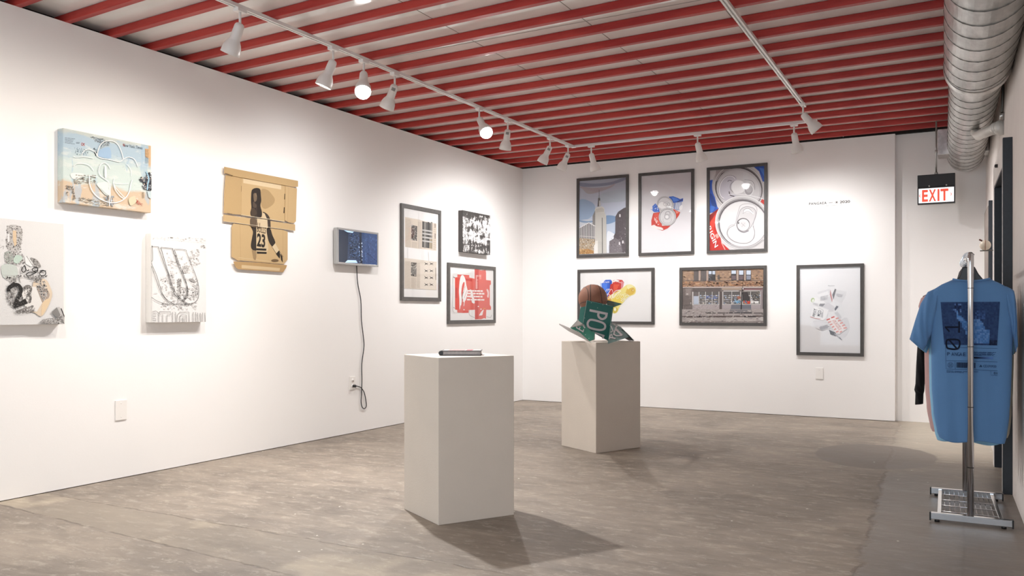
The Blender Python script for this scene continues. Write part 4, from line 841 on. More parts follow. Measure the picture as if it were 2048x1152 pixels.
def art_litter(w, h, c):
    a = Art(w, h, [(44, 493), (487, 485), (482, 1098), (40, 1085)], c); a.base('#f0eff0')
    a.text('Receipts', (252, 636), (293, 635), (0, -8), '#6a6868')
    a.blob([(150, 870), (260, 930), (340, 980), (390, 920), (370, 840), (300, 880), (200, 860)], '#e3e2e4')
    for P, q in (([(180, 672), (262, 650), (280, 736), (244, 752), (196, 706)], '#e4e3e5'), ([(176, 690), (250, 664), (262, 700), (210, 716)], '#f4f3f4'), ([(288, 660), (300, 655), (372, 670), (366, 700), (338, 748), (288, 720)], '#e6e5e6'), ([(286, 722), (305, 655), (296, 650), (278, 690)], '#6d6768'), ([(266, 655), (280, 720), (276, 740), (262, 690)], '#c98d8a'), ([(288, 735), (336, 742), (330, 762), (300, 770)], '#ececed'), ([(134, 715), (168, 702), (236, 746), (212, 768), (150, 758), (136, 738)], '#f6f5f5'), ([(196, 748), (232, 748), (214, 768), (190, 762)], '#8d8b8e'), ([(212, 768), (250, 740), (290, 768), (286, 800), (254, 800), (246, 784)], '#dcdadd'), ([(292, 782), (306, 762), (318, 768), (296, 800)], '#55535a'), ([(286, 806), (340, 752), (356, 848), (330, 860)], '#ededee'), ([(290, 810), (312, 800), (340, 840), (326, 854)], '#d6d5d8')):
        a.poly(P, q)
    a.ell(149, 724, 12, 15, '#b4c98a', 20); a.ell(151, 727, 7, 10, '#f2f5ea', 20)
    a.poly([(158, 764), (254, 788), (238, 850), (212, 858), (134, 836), (140, 800)], '#f7f6f6'); a.line([(132, 834), (166, 844), (198, 850)], 3, '#c8473c'); a.text('BRITA', (146, 830), (156, 778), (14, 4), '#2c2a2c', .02); a.text('MCO', (176, 828), (186, 790), (20, 4), '#2c2a2c', .02); a.text('2212', (164, 824), (172, 784), (7, 2), '#5c5a5c'); a.line([(185, 776), (218, 790), (212, 842)], 1.2, '#3c3a3c'); a.lines(200, 806, 216, 838, 6, '#77757a', .4); a.lines(200, 700, 256, 730, 4, '#c4c2c6', .4, .2, -.2); a.lines(305, 680, 352, 700, 4, '#bdbbbf', .4, .2, .2); a.lines(150, 738, 190, 752, 3, '#cfcdd0', .4, .2, .3)
    a.poly([(150, 870), (186, 862), (246, 880), (268, 906), (210, 925), (168, 910)], '#e9e8ea'); a.poly([(190, 905), (240, 888), (262, 900), (206, 926)], '#b5b3b7'); a.lines(196, 895, 250, 922, 7, '#8f8d93', .4, .2, -.2)
    a.poly([(255, 920), (300, 940), (298, 962), (264, 950)], '#4d4a4d'); a.line([(290, 945), (340, 988)], 5, '#b9b6ba'); a.poly([(322, 965), (340, 988), (326, 980)], '#6b686b')
    a.poly([(236, 850), (292, 830), (376, 912), (322, 950), (300, 944)], '#f8f1ef')
    for i, (p, q) in enumerate((((240, 856), (262, 848)), ((270, 842), (292, 834)), ((250, 872), (268, 866)), ((262, 888), (278, 882)), ((274, 904), (290, 898)), ((288, 920), (302, 914)), ((300, 936), (318, 930)), ((300, 848), (318, 842)), ((314, 864), (332, 856)), ((328, 880), (346, 872)), ((342, 896), (360, 888)), ((350, 910), (372, 908)), ((326, 938), (340, 930)))): a.line([p, q], 9, '#d8503f' if i < 2 else '#e59a91', False)
    a.k += 1; a.text('FRAGILE', (272, 862), (322, 924), (20, -8), '#e9a8a0', .01); a.text('TOP', (290, 858), (330, 908), (7, -4), '#b98d88')
    return a
framed('B', -1.661, .663, .677, .977, .034, art_litter, 'tall black-framed print of crumpled receipts and a red-striped label')

# lettering on the wall
a = Art(.42, .055); a.text('PANGAEA', (.0, .0235), (.180, .0235), (0, .027), '#1c1b1c', .022, spacing=1.15); a.text('—', (.202, .035), (.242, .035), (0, .004), '#2b2a2b')
a.ring(.280, .036, .013, .013, .0022, '#2b2a2b'); a.ell(.280, .036, .0075, .0075, '#3b3a3b'); a.text('2020', (.312, .0235), (.413, .0235), (0, .027), '#1c1b1c', .01)
for x in (.329, .384): a.line([(x - .004, .029), (x + .008, .046)], .0018, '#2b2a2b')
a.text('www.pangaeanewyork.com', (.093, .002), (.334, .002), (0, .009), '#5a595a')
o = a.build('wall_lettering'); o.location = (-1.533, YB - .0006, 2.262); tag(o, 'small black lettering PANGAEA 2020 on the back wall above the receipts print', 'lettering')

# ------------------------------------------------------------------ canvases on the left wall
def canvas(y, z, w, h, d, label, m_body, art=None, m_art=None, nm='canvas_painting'):
    t = thing(nm, label, 'painting', (XL, y, z), R(90))
    MB().box(0, -d, 0, w, -.001, h).build('stretched_canvas', m_body, t, .002)
    if art: o = art.build('painted_face', t, m_art or M_PAINT); o.location = (0, -d - .0003, 0)
    return t
# blue, mint and peach collage
n = NT('collage_paint')
hz = n.math('ADD', n.math('DIVIDE', n.z, .467), n.math('MULTIPLY', n.math('SUBTRACT', n.noise(6, 6, .6, (.7, 1, 2)), .5), .55))
c = n.mix(n.step(hz, .22, .34), '#dcc3a6', '#d5e3de'); c = n.mix(n.step(hz, .60, .75), c, '#b9cfdd'); c = n.mix(n.step(hz, .93, 1.0), c, '#cfd6d0')
c = n.mix(n.math('MULTIPLY', n.step(n.noise(13, 7, .7, (.5, 1, 1.6)), .52, .6), .6), c, '#e6ebe6')
c = n.mix(n.math('MULTIPLY', n.step(n.noise(26, 6, .8, (1, 1, 1.3)), .62, .68), .6), c, '#8d9aa0')
c = n.mix(n.math('MULTIPLY', n.step(n.noise(7, 5, .6, (2, 1, .5)), .58, .62), .55), c, '#a9c6dc')
c = n.mix(n.math('MULTIPLY', n.step(n.x, .612, .625), n.step(n.z, .3, .34)), c, '#ddb98f')
c = n.mix(.24, c, '#000000'); n.bump(n.noise(120, 5), .3, .003); M_COL = n.done(c, .6)
a = Art(.639, .466, [(192, 88), (1155, 285), (1145, 1020), (195, 905)])
a.lines(212, 190, 330, 260, 5, '#6b7680', .35, .3, .12, 1); a.specks([(480, 180), (690, 220), (690, 285), (600, 260), (540, 235)], 130, (2, 7), ['#8d98a0', '#77828a', '#6d777f', '#a8b3b8'], 4, 1.3); a.text('OK', (388, 284), (432, 290), (2, -34), '#b8483f', .015); a.lines(336, 245, 376, 262, 2, '#5b6570', .5)
a.specks([(310, 300), (470, 330), (470, 400), (320, 380)], 60, (2, 6), ['#6d8796', '#86a0ae', '#4b5f6d'], 5); a.specks([(520, 310), (560, 320), (565, 400), (540, 390)], 26, (2, 7), ['#2f3a42', '#56626b'], 7)
a.text('New York Times', (846, 292), (1058, 326), (3, -32), '#54606a'); a.text('N', (846, 292), (862, 295), (3, -32), '#b8483f', .01)
a.poly([(1088, 315), (1150, 320), (1150, 420), (1120, 420), (1088, 400)], '#e0b98e'); a.lines(1088, 325, 1128, 420, 7, '#8b6b4c', .4); a.lines(1085, 420, 1125, 480, 4, '#7d8c90', .35)
a.blob([(585, 340), (640, 310), (700, 310), (712, 420), (600, 410), (575, 390)], '#a9c5e0'); a.blob([(600, 320), (640, 250), (690, 240), (695, 285), (650, 290)], '#a9b5bb'); a.specks([(600, 250), (695, 240), (695, 280), (610, 300)], 40, (2, 6), ['#4d575e', '#6d787f', '#c9d2d4'], 8)

a.blob([(280, 590), (400, 590), (420, 620), (330, 650), (285, 640)], '#eceeea'); a.specks([(330, 600), (540, 610), (540, 700), (330, 700)], 90, (2, 5), ['#9a9285', '#7d776c', '#b9b2a3'], 9, 3); a.specks([(305, 655), (355, 655), (350, 705), (320, 705)], 30, (2, 7), ['#b3a898', '#bfb5a6'], 11)
a.specks([(220, 720), (300, 735), (325, 870), (300, 880), (290, 780), (225, 760)], 70, (2, 7), ['#8a8075', '#a0968a', '#6f675f'], 12); a.specks([(225, 790), (245, 790), (245, 830), (225, 830)], 14, (2, 5), ['#6d665e'], 13)
a.specks([(360, 850), (690, 900), (690, 945), (500, 930), (360, 880)], 90, (2, 5), ['#a89b8a', '#b6aa98', '#8d8375'], 14, 2.5); a.specks([(620, 830), (740, 830), (745, 950), (670, 945)], 70, (3, 8), ['#8c98a3', '#a3adb6', '#c3cacf', '#6f7881'], 15)
a.blob([(560, 700), (690, 690), (700, 800), (660, 830), (590, 760)], '#e4ece6')
a.blob([(1015, 655), (1060, 650), (1080, 690), (1100, 600), (1140, 590), (1150, 770), (1080, 760), (1060, 700)], '#3d3d45'); a.specks([(1015, 640), (1150, 580), (1148, 780), (1070, 770)], 110, (3, 10), ['#8b8f96', '#c9cdd0', '#26262c', '#5d6068', '#d6c0ae'], 16)
a.line(smooth([(1095, 570), (1120, 640), (1110, 700), (1102, 770)]), 13, '#a7cfe6'); a.poly([(1100, 780), (1145, 785), (1145, 870), (1115, 850)], '#c9d8dc')
a.text('PE', (950, 880), (1005, 930), (14, -26), '#b8483f', .01); a.text('3C', (1005, 925), (1045, 945), (8, -22), '#b8483f', .01); a.lines(1045, 790, 1070, 860, 5, '#8d7d6a', .4)
a.blob([(900, 870), (960, 840), (980, 900), (920, 940)], '#dcd3b4')
Wt = '#fbfbf9'
for P, q, in (([(545, 365), (560, 400), (610, 425), (700, 440), (800, 462), (850, 430), (900, 412), (960, 430), (990, 480), (1002, 520)], 8), ([(560, 400), (572, 330), (600, 270), (650, 235), (720, 232), (780, 265), (820, 340), (845, 430)], 9), ([(390, 395), (410, 350), (460, 325), (520, 345), (545, 365)], 7), ([(475, 610), (475, 700), (510, 790), (580, 860), (680, 905), (780, 905), (860, 860), (905, 790), (925, 700), (940, 660)], 10), ([(650, 475), (600, 490), (575, 550), (590, 610), (640, 650), (685, 690), (690, 760), (688, 905), (690, 945)], 8), ([(705, 700), (700, 800), (710, 900)], 6), ([(735, 690), (750, 760), (800, 830), (850, 870)], 9), ([(745, 640), (735, 690), (760, 750), (860, 860)], 6), ([(650, 475), (680, 500), (700, 540)], 7), ([(300, 510), (340, 485), (420, 485), (480, 510), (520, 560)], 6), ([(880, 490), (920, 540), (930, 620)], 5), ([(415, 625), (480, 615), (560, 630)], 5), ([(300, 400), (330, 415), (420, 410), (520, 425)], 5), ([(750, 700), (830, 705), (900, 700)], 3)):
    a.line(smooth(P), q, Wt)
a.blob([(590, 740), (640, 780), (690, 780), (690, 830), (640, 800)], '#e9eee9'); a.blob([(640, 510), (655, 520), (662, 600), (650, 650), (636, 600)], '#f7f8f5')
canvas(3.211, 1.814, .639, .466, .058, 'deep canvas painted pale blue and peach with looping white lines', M_COL, a)

# figure study, leftmost canvas
a = Art(.80, .628, [(-620, 10), (562, 75), (566, 965), (-620, 1010)])
a.base('#e9e7e5')
a.specks([(-500, 200), (40, 200), (20, 900), (-500, 900)], 120, (4, 12), ['#dcdad8', '#f3f2f0', '#cfcdca'], 3)
a.blob([(-60, 160), (-5, 150), (10, 200), (8, 250), (-40, 240)], '#7b7876'); a.line([(0, 320), (48, 290)], 2, '#8b8886'); a.line([(40, 288), (50, 292), (44, 318)], 2, '#8b8886')
G = ['#a5a19e', '#b8b4b0', '#918d8a', '#cdc9c5', '#7d7976', '#d9d6d3']
a.blob([(78, 120), (130, 100), (190, 115), (208, 180), (200, 250), (180, 330), (110, 330), (75, 290), (84, 200)], '#c9c5c1'); a.specks([(75, 110), (200, 110), (210, 190), (195, 330), (90, 330), (68, 290)], 420, (2, 6), G, 5)
a.poly([(125, 150), (155, 150), (158, 270), (140, 290), (126, 230)], '#e3c9a8'); a.poly([(82, 180), (96, 180), (96, 250), (82, 260)], '#efeeec')
a.specks([(60, 340), (210, 330), (225, 440), (140, 450), (55, 440)], 300, (2, 7), G, 6); a.blob([(60, 350), (110, 340), (130, 400), (90, 440), (58, 410)], '#a7aea6'); a.specks([(60, 350), (120, 345), (130, 420), (62, 435)], 90, (2, 6), G, 7); a.blob([(150, 370), (195, 370), (205, 400), (165, 440), (130, 420)], '#c8dacd')
a.line([(50, 448), (160, 452)], 3, '#8b8784'); a.blob([(40, 455), (150, 460), (160, 560), (60, 575), (30, 520)], '#cfd6cf'); a.line([(40, 545), (160, 548)], 2, '#9a9693'); a.specks([(60, 560), (160, 540), (150, 620), (100, 610)], 110, (2, 7), G, 8)
a.poly([(225, 375), (255, 375), (310, 450), (280, 465), (235, 440)], '#f3f2f0'); a.blob([(275, 385), (330, 400), (365, 460), (320, 470), (295, 430)], '#a09c98'); a.specks([(275, 385), (330, 400), (365, 460), (310, 470)], 90, (2, 6), G, 9)
a.line([(240, 370), (300, 460)], 3, '#7d7975'); a.line([(150, 455), (200, 460), (180, 600)], 3, '#8d8986'); a.line([(165, 540), (190, 610)], 4, '#77736f')
a.blob([(300, 600), (400, 570), (450, 650), (460, 720), (420, 830), (370, 900), (310, 870), (250, 850), (300, 760)], '#e6d3bb'); a.blob([(330, 640), (400, 650), (440, 710), (390, 780), (350, 740)], '#b3a396'); a.specks([(310, 570), (400, 590), (430, 690), (390, 770), (340, 690)], 220, (2, 7), G, 10); a.blob([(380, 780), (430, 740), (445, 760), (400, 850), (370, 890)], '#ecd2ae')
a.poly([(250, 640), (320, 640), (375, 780), (330, 860), (240, 860), (200, 700)], '#efebe6')
a.specks([(75, 620), (150, 630), (130, 830), (75, 800)], 160, (2, 7), G, 11)
# the numerals
for P in ([(88, 690), (92, 660), (125, 632), (165, 630), (190, 660), (186, 700), (160, 760), (150, 790)],): a.line(smooth(P), [22, 26, 30, 32, 32, 32, 30, 30] and 34, '#2b2928')
a.poly([(118, 815), (150, 770), (186, 775), (230, 745), (252, 790), (140, 836)], '#2b2928'); a.specks([(90, 640), (190, 640), (190, 700), (240, 790), (130, 830)], 120, (1.5, 5), ['#6d6966', '#8f8b87', '#4a4745'], 12)
a.line(smooth([(222, 665), (232, 640), (262, 636), (280, 660), (268, 695), (258, 715), (276, 735), (268, 778)]), 17, '#77736f'); a.specks([(215, 640), (285, 640), (280, 790), (240, 790)], 110, (2, 5), ['#bdb9b5', '#4f4c4a', '#94908c'], 13)
a.line([(150, 862), (300, 810)], 12, '#8b8784'); a.line([(170, 862), (240, 850)], 20, '#6d6966'); a.line([(250, 858), (310, 848)], 18, '#8b8784'); a.specks([(130, 830), (310, 800), (310, 870), (160, 890)], 90, (2, 6), G, 14); a.line([(250, 560), (360, 570)], 8, '#4f4c4a'); a.specks([(250, 545), (370, 545), (370, 590), (300, 600)], 70, (2, 6), G, 15)
for P in ([(205, 470), (198, 500), (215, 516), (232, 490), (222, 455), (210, 470)], [(222, 455), (232, 490), (250, 500), (258, 488)], [(285, 490), (300, 472), (328, 470), (330, 492), (300, 502), (284, 490)], [(330, 470), (332, 500), (290, 530), (250, 545), (236, 530), (270, 512), (330, 508)], [(350, 500), (380, 492), (402, 510), (392, 536), (362, 538), (350, 520), (368, 500), (404, 496)]): a.line(smooth(P), 7, '#2b2928')
a.specks([(160, 545), (420, 535), (420, 552), (160, 560)], 40, (1.5, 4), ['#6d6966', '#4a4745'], 16, 2)
a.poly([(455, 860), (500, 815), (555, 890), (566, 965), (525, 940)], '#8d8a87'); a.poly([(500, 818), (520, 812), (566, 900), (566, 960)], '#c9c6c3'); a.line([(535, 825), (565, 900)], 9, '#3a3837'); a.blob([(360, 955), (400, 925), (450, 915), (520, 945), (540, 965)], '#a9a5a2'); a.specks([(370, 930), (480, 910), (560, 880), (566, 965), (370, 965)], 130, (2, 7), G, 17)
canvas(2.420, 1.050, .80, .628, .05, 'leftmost canvas, a sketchy grey figure with numerals and a black scrawl', M_CANVAS, a)

# outlined letter canvas
a = Art(.475, .620, [(150, 80), (690, 130), (665, 930), (150, 938)])
a.base('#f1efed'); G2_ = ['#dedbd9', '#cfccca', '#e7e5e3', '#bdbab8', '#d5d2d0']
a.specks([(160, 110), (680, 130), (665, 180), (160, 140)], 60, (2, 6), G2_, 3, 2); a.line([(155, 128), (420, 155), (685, 178)], 2, '#d5d2d0')
for i, reg in enumerate(([(300, 280), (460, 290), (440, 420), (300, 400)], [(300, 340), (620, 340), (560, 470), (330, 480)], [(240, 500), (360, 470), (360, 700), (250, 690)], [(400, 520), (440, 520), (440, 820), (400, 820)], [(340, 450), (370, 450), (380, 760), (340, 760)], [(520, 230), (620, 240), (620, 390), (530, 390)], [(540, 500), (600, 520), (590, 700), (540, 700)], [(240, 740), (590, 740), (570, 820), (250, 810)], [(440, 600), (560, 620), (560, 720), (450, 720)])): a.specks(reg, 70, (2, 8), G2_, i + 4, 1.2)
a.blob([(455, 420), (490, 395), (512, 415), (500, 460), (460, 470)], '#cfccc9'); a.specks([(455, 400), (512, 400), (505, 465), (458, 470)], 46, (2, 5), ['#a5a19e', '#8d8a87', '#e3e0de'], 22); a.blob([(510, 525), (550, 530), (575, 560), (530, 550)], '#a9a6a4'); a.line([(478, 520), (585, 605)], 3, '#c6c3c1'); a.line([(230, 545), (300, 510)], 3, '#cfccca'); a.line([(405, 530), (430, 528), (425, 640)], 7, '#b3b0ae'); a.specks([(400, 525), (436, 525), (430, 720), (402, 720)], 60, (2, 7), ['#8f8c8a', '#b9b6b4', '#dad7d5'], 25)
a.line([(175, 668), (205, 668)], 3, '#9b9896'); a.line([(240, 672), (580, 680)], 2, '#d5d2d0'); a.specks([(635, 195), (680, 200), (680, 225), (635, 225)], 14, (2, 5), ['#8d8a88'], 27); a.poly([(150, 225), (150, 938), (156, 938), (158, 225)], '#e3dfdb')
K = '#4a4746'
U = [([(130, 215), (155, 214), (160, 340), (150, 380), (200, 500), (250, 660), (300, 730), (370, 770)], 3.5), ([(160, 214), (218, 218), (222, 240), (265, 370), (310, 480), (330, 580), (380, 690), (450, 745), (490, 770)], 3.5), ([(130, 340), (160, 440), (200, 560), (240, 660), (300, 740), (335, 768)], 3), ([(238, 222), (350, 232), (358, 250), (400, 380), (450, 500), (490, 600), (495, 660), (480, 710), (450, 738), (438, 732)], 4), ([(240, 222), (280, 370), (318, 490), (350, 600), (400, 690), (480, 755), (530, 765)], 4), ([(370, 238), (478, 245), (490, 270), (530, 380), (575, 500), (598, 600), (596, 690), (575, 735), (530, 762), (480, 770), (380, 764)], 3.2), ([(372, 245), (410, 370), (450, 470), (480, 560), (487, 640), (470, 700), (440, 730)], 4), ([(100, 600), (130, 680), (160, 712), (220, 748), (300, 768), (380, 770)], 3)]
for P, q in U: a.line(smooth(P), q * 1.15, K)
for P in ([(128, 216), (150, 212), (160, 212)],): a.line(P, 9, '#2b2a29')
LO = [[(158, 838), (190, 832), (212, 848), (216, 870), (216, 940)], [(158, 860), (182, 858), (190, 880), (158, 884)], [(158, 904), (188, 902), (190, 922), (158, 924)],
    [(224, 838), (330, 840), (330, 864), (294, 866), (292, 940)], [(224, 838), (224, 862), (254, 864), (252, 940)], [(346, 940), (346, 842), (374, 842), (374, 940)],
    [(386, 940), (390, 870), (415, 842), (500, 840), (502, 940)], [(412, 940), (414, 880), (432, 866), (474, 866), (474, 940)], [(436, 940), (438, 892), (452, 888), (454, 940)],
    [(538, 940), (538, 842), (564, 842), (564, 940)], [(582, 846), (584, 940)], [(606, 850), (606, 940)], [(622, 940), (626, 880), (628, 845)], [(650, 846), (652, 940)]]
for P in LO: a.line(P, 4, '#77736f', False)
a.k += 1
canvas(3.851, 1.054, .475, .620, .057, 'white canvas with thin outlined letters in pencil below the blue painting', M_CANVAS, a)

# black and white abstract
n = NT('scraped_black_and_white')
v = n.math('ADD', n.math('MULTIPLY', n.noise(11, 8, .8, (2.2, 1, .9)), .6), n.math('MULTIPLY', n.noise(5, 4, .6, (.8, 1, 3.2), .6), .4))
dots = n.math('MULTIPLY', n.math('SINE', n.math('MULTIPLY', n.x, 240)), n.math('SINE', n.math('MULTIPLY', n.z, 150)))
v = n.math('ADD', v, n.math('MULTIPLY', n.math('MULTIPLY', dots, n.step(n.x, .16, .05)), .07))
v = n.math('ADD', v, n.math('MULTIPLY', n.math('MULTIPLY', n.step(n.z, .05, .16), n.step(n.z, .44, .3)), .06))
c = n.mix(n.step(v, .535, .555), '#3d3a38', '#dedbd9'); front = n.math('MULTIPLY', n.step(n.y, -.0605, -.0615), 1)
c = n.mix(n.step(n.y, -.055, -.060), '#4a4745', c) if False else n.mix(n.step(n.math('MULTIPLY', n.y, -1), .0585, .0605), '#45413f', c)
n.bump(n.noise(60, 5), .3, .003); M_BW = n.done(c, .55)
canvas(7.895, 1.807, .605, .465, .062, 'square canvas scraped in black and white above the shoe box print', M_BW)

# opened cardboard box with a printed figure
M_CARD = art_material('brown_cardboard', .8, .2, .5)
M_CARDE = mat('cardboard_edge', '#c9a87c', .85, noise_amt=.1, nscale=40)
QC = [(0, 0), (864, 0), (864, 1152), (0, 1152)]
hm = homog([(72, 68), (777, 203), (672, 1010), (160, 975)], [(4.532 - 4.5, 2.242), (5.328 - 4.5, 2.245), (5.199 - 4.5, 1.521), (4.623 - 4.5, 1.521)])
cb = thing('cardboard_box', 'opened-out brown cardboard box printed with a dark figure in a jersey', 'cardboard', (XL, 4.5, 1.45), R(90))
def cp(p): q = hm(p); return (q[0], q[1] - 1.45)
def flap(name, P, d0, d1, base, extra=None):
    """a sheet standing d0..d1 off the wall"""
    o = MB().prism([(cp(p)[0], -d0, cp(p)[1]) for p in P], (0, -(d1 - d0), 0)).build(name, M_CARDE, cb)
    a = Art(1, 1); a.map = lambda p: cp(p); a.cl = (-9, -9, 9, 9); a.poly(P, base)
    if extra: extra(a)
    f = a.build('printed_face', o, M_CARD); f.location = (0, -d1 - .0002, 0)
TAN, TAN2 = '#cfb184', '#c8a97b'
flap('side_flap', [(90, 145), (238, 168), (232, 525), (150, 520), (72, 508), (78, 300)], .012, .018, TAN2, lambda a: (a.line([(92, 150), (150, 158)], 3, '#5d4a33'), a.line([(100, 512), (150, 520)], 4, '#5d4a33')))
flap('side_flap', [(660, 250), (770, 275), (760, 590), (738, 608), (690, 600), (655, 580)], .014, .020, TAN, lambda a: a.line([(690, 262), (680, 590)], 2, '#b89a6d'))
def main_art(a):
    a.poly([(258, 180), (622, 232), (622, 285), (258, 222)], '#e6cfa9'); a.line([(262, 178), (340, 184), (420, 196), (480, 210), (560, 225), (620, 232)], 5, '#b08b5c')
    for p in ((236, 250, 234, 306), (232, 385, 228, 445), (658, 325, 655, 380), (652, 455, 648, 512)): a.line([(p[0], p[1]), (p[2], p[3])], 9, '#332a20', False)
    a.k += 1; a.line([(242, 170), (236, 540)], 2, '#b39466'); a.line([(662, 250), (652, 585)], 2, '#b39466')
    a.blob([(430, 290), (490, 290), (530, 330), (560, 380), (540, 430), (470, 470), (430, 430)], '#b79a70')
    a.blob([(335, 310), (350, 280), (390, 270), (420, 285), (426, 340), (430, 390), (422, 440), (436, 500), (432, 545), (400, 556), (340, 545), (325, 510), (335, 460), (332, 400)], '#3b3430')
    a.blob([(355, 330), (375, 320), (388, 350), (384, 390), (362, 400)], '#7d6b58'); a.line([(384, 420), (386, 552)], 4, '#5a4d42'); a.line([(378, 320), (382, 352)], 8, '#98826a'); a.blob([(330, 480), (355, 460), (380, 490), (378, 530), (340, 545)], '#54483e'); a.blob([(352, 400), (380, 430), (378, 460), (350, 450)], '#5d5046')
    a.blob([(445, 500), (480, 515), (505, 545), (512, 575), (480, 570), (460, 540)], '#4a4039'); a.poly([(440, 505), (462, 515), (484, 568), (432, 560)], '#dcc6a3')
flap('main_panel', [(238, 165), (662, 232), (660, 300), (655, 595), (232, 528)], .010, .016, TAN, main_art)
flap('top_flap', [(72, 68), (777, 203), (777, 258), (740, 262), (150, 155), (72, 130)], .018, .024, TAN2, lambda a: a.line([(76, 128), (150, 152)], 4, '#4a3b29'))
def band_art(a):
    a.blob([(326, 560), (378, 570), (382, 640), (340, 645), (320, 620)], '#6b5b4c'); a.poly([(384, 562), (486, 575), (490, 655), (384, 640)], '#dcc7a5'); a.poly([(486, 576), (514, 580), (518, 660), (490, 655)], '#4a4039')
    a.text('LL', (390, 650), (425, 655), (2, -48), '#5a4a3c', .02); a.line([(384, 562), (384, 640)], 4, '#3b3430'); a.line([(68, 590), (752, 680)], 3, '#eadbc0'); a.line([(232, 528), (650, 592)], 4, '#ead9bb')
flap('middle_band', [(68, 525), (752, 620), (752, 680), (68, 590)], .013, .020, TAN, band_art)
def low_art(a):
    a.line([(228, 620), (236, 968)], 2, '#b39466'); a.line([(640, 680), (640, 960)], 2, '#b39466'); a.line([(215, 938), (660, 990)], 3, '#e1cba5')
    a.blob([(335, 640), (385, 632), (384, 740), (384, 868), (345, 860), (332, 820), (345, 740), (352, 690)], '#3f3832'); a.poly([(384, 640), (484, 655), (492, 740), (500, 850), (482, 905), (384, 900)], '#d9c29d')
    a.blob([(484, 660), (520, 665), (538, 720), (560, 770), (565, 800), (540, 830), (512, 800), (492, 740)], '#3f3832')
    a.text('BULLS', (388, 690), (474, 710), (4, -60), '#54463a', .015); a.text('23', (388, 830), (468, 845), (3, -128), '#35302c', .035)
    a.poly([(384, 848), (480, 852), (480, 872), (384, 868)], '#35302c'); a.poly([(388, 880), (484, 884), (482, 902), (390, 900)], '#35302c'); a.poly([(340, 865), (384, 872), (384, 935), (375, 965), (358, 950)], '#a78d6a')
    a.line([(530, 828), (600, 935)], 3, '#5a4a3c'); a.poly([(535, 835), (565, 800), (620, 900), (600, 935)], '#e0cba6'); a.poly([(572, 902), (602, 868), (612, 905), (608, 948)], '#35302c'); a.poly([(612, 900), (632, 925), (638, 985), (622, 960)], '#35302c'); a.ell(562, 966, 36, 14, '#7a6349'); a.line([(600, 870), (640, 930)], 3, '#5a4a3c')
flap('lower_panel', [(165, 612), (232, 615), (640, 672), (686, 690), (685, 955), (650, 1000), (225, 965), (215, 970), (150, 930), (152, 640)], .008, .014, TAN, low_art)
flap('bottom_flap', [(160, 975), (400, 985), (672, 1010), (665, 1035), (635, 1078), (205, 1050), (180, 1025)], .016, .022, '#bf9d6f', lambda a: (a.poly([(236, 1008), (606, 1038), (600, 1066), (236, 1040)], '#dcc29a'),))

# ------------------------------------------------------------------ basketball and folded street sign on the far pedestal
A = math.cos(YAW); B_ = math.sin(YAW); PD = 7.0
M_BALL = mat('brown_leather', '#92644f', .6, noise_amt=.12, nscale=14, bump=.5, bscale=260)
def pedpt(px, py, dd=0):          # a measured point on the sculpture, dd metres behind its centre
    D = PD + dd; s_ = (px - 1024) / 1665 * D; return Vector((-B_ * D + A * s_, A * D + B_ * s_, 1.12 - (py - 626) / 1665 * D))
def q6(x, y, dd=0): return pedpt(1100 + x / 6.065, 520 + y / 6.065, dd)
bc = q6(520, 472, .06); br = .1235
ball = thing('basketball', 'worn brown basketball cradled on the folded green sign', 'ball', bc - Vector((0, 0, br)), YAW)
mb = MB().lathe([(br * math.sin(PI * i / 28), br - br * math.cos(PI * i / 28)) for i in range(29)], n=48); mb.build('ball_body', M_BALL, ball)
sm_ = MB(); ctr = Vector((0, 0, br))
def circ(nrm, off, rr=.0026):
    nrm = Vector(nrm).normalized(); u = nrm.orthogonal().normalized(); w = nrm.cross(u); r_ = math.sqrt(br * br - off * off)
    sm_.tube([ctr + nrm * off + (u * math.cos(2 * PI * i / 48) + w * math.sin(2 * PI * i / 48)) * r_ for i in range(49)], rr, 6, False)
circ((1, -.15, .06), -.012); circ((.96, .1, .12), .052, .0022); circ((.9, .25, -.05), -.078, .0022); circ((.1, .3, 1), -.06, .0022)
sm_.build('seams', M_BLACK, ball)
sg = thing('folded_street_sign', 'folded green street sign with white letters PO under the ball', 'sign', q6(620, 1000, 0) * 1.0, 0)
sg.location.z = .885
def sign_green():
    n = NT('green_sign_sheet'); ink = n.t.nodes.new('ShaderNodeAttribute'); ink.attribute_name = 'ink'
    sc = n.step(n.noise(45, 6, .75), .70, .74)
    n.b.inputs['Specular IOR Level'].default_value = .4
    return n.done(n.mix(n.math('MULTIPLY', sc, .6), ink.outputs['Color'], '#a9bdb6'), .45)
M_SIGN = sign_green(); M_SBACK = mat('bare_aluminium_back', '#aaa6a2', .45, metal=.5, noise_amt=.08, nscale=20)
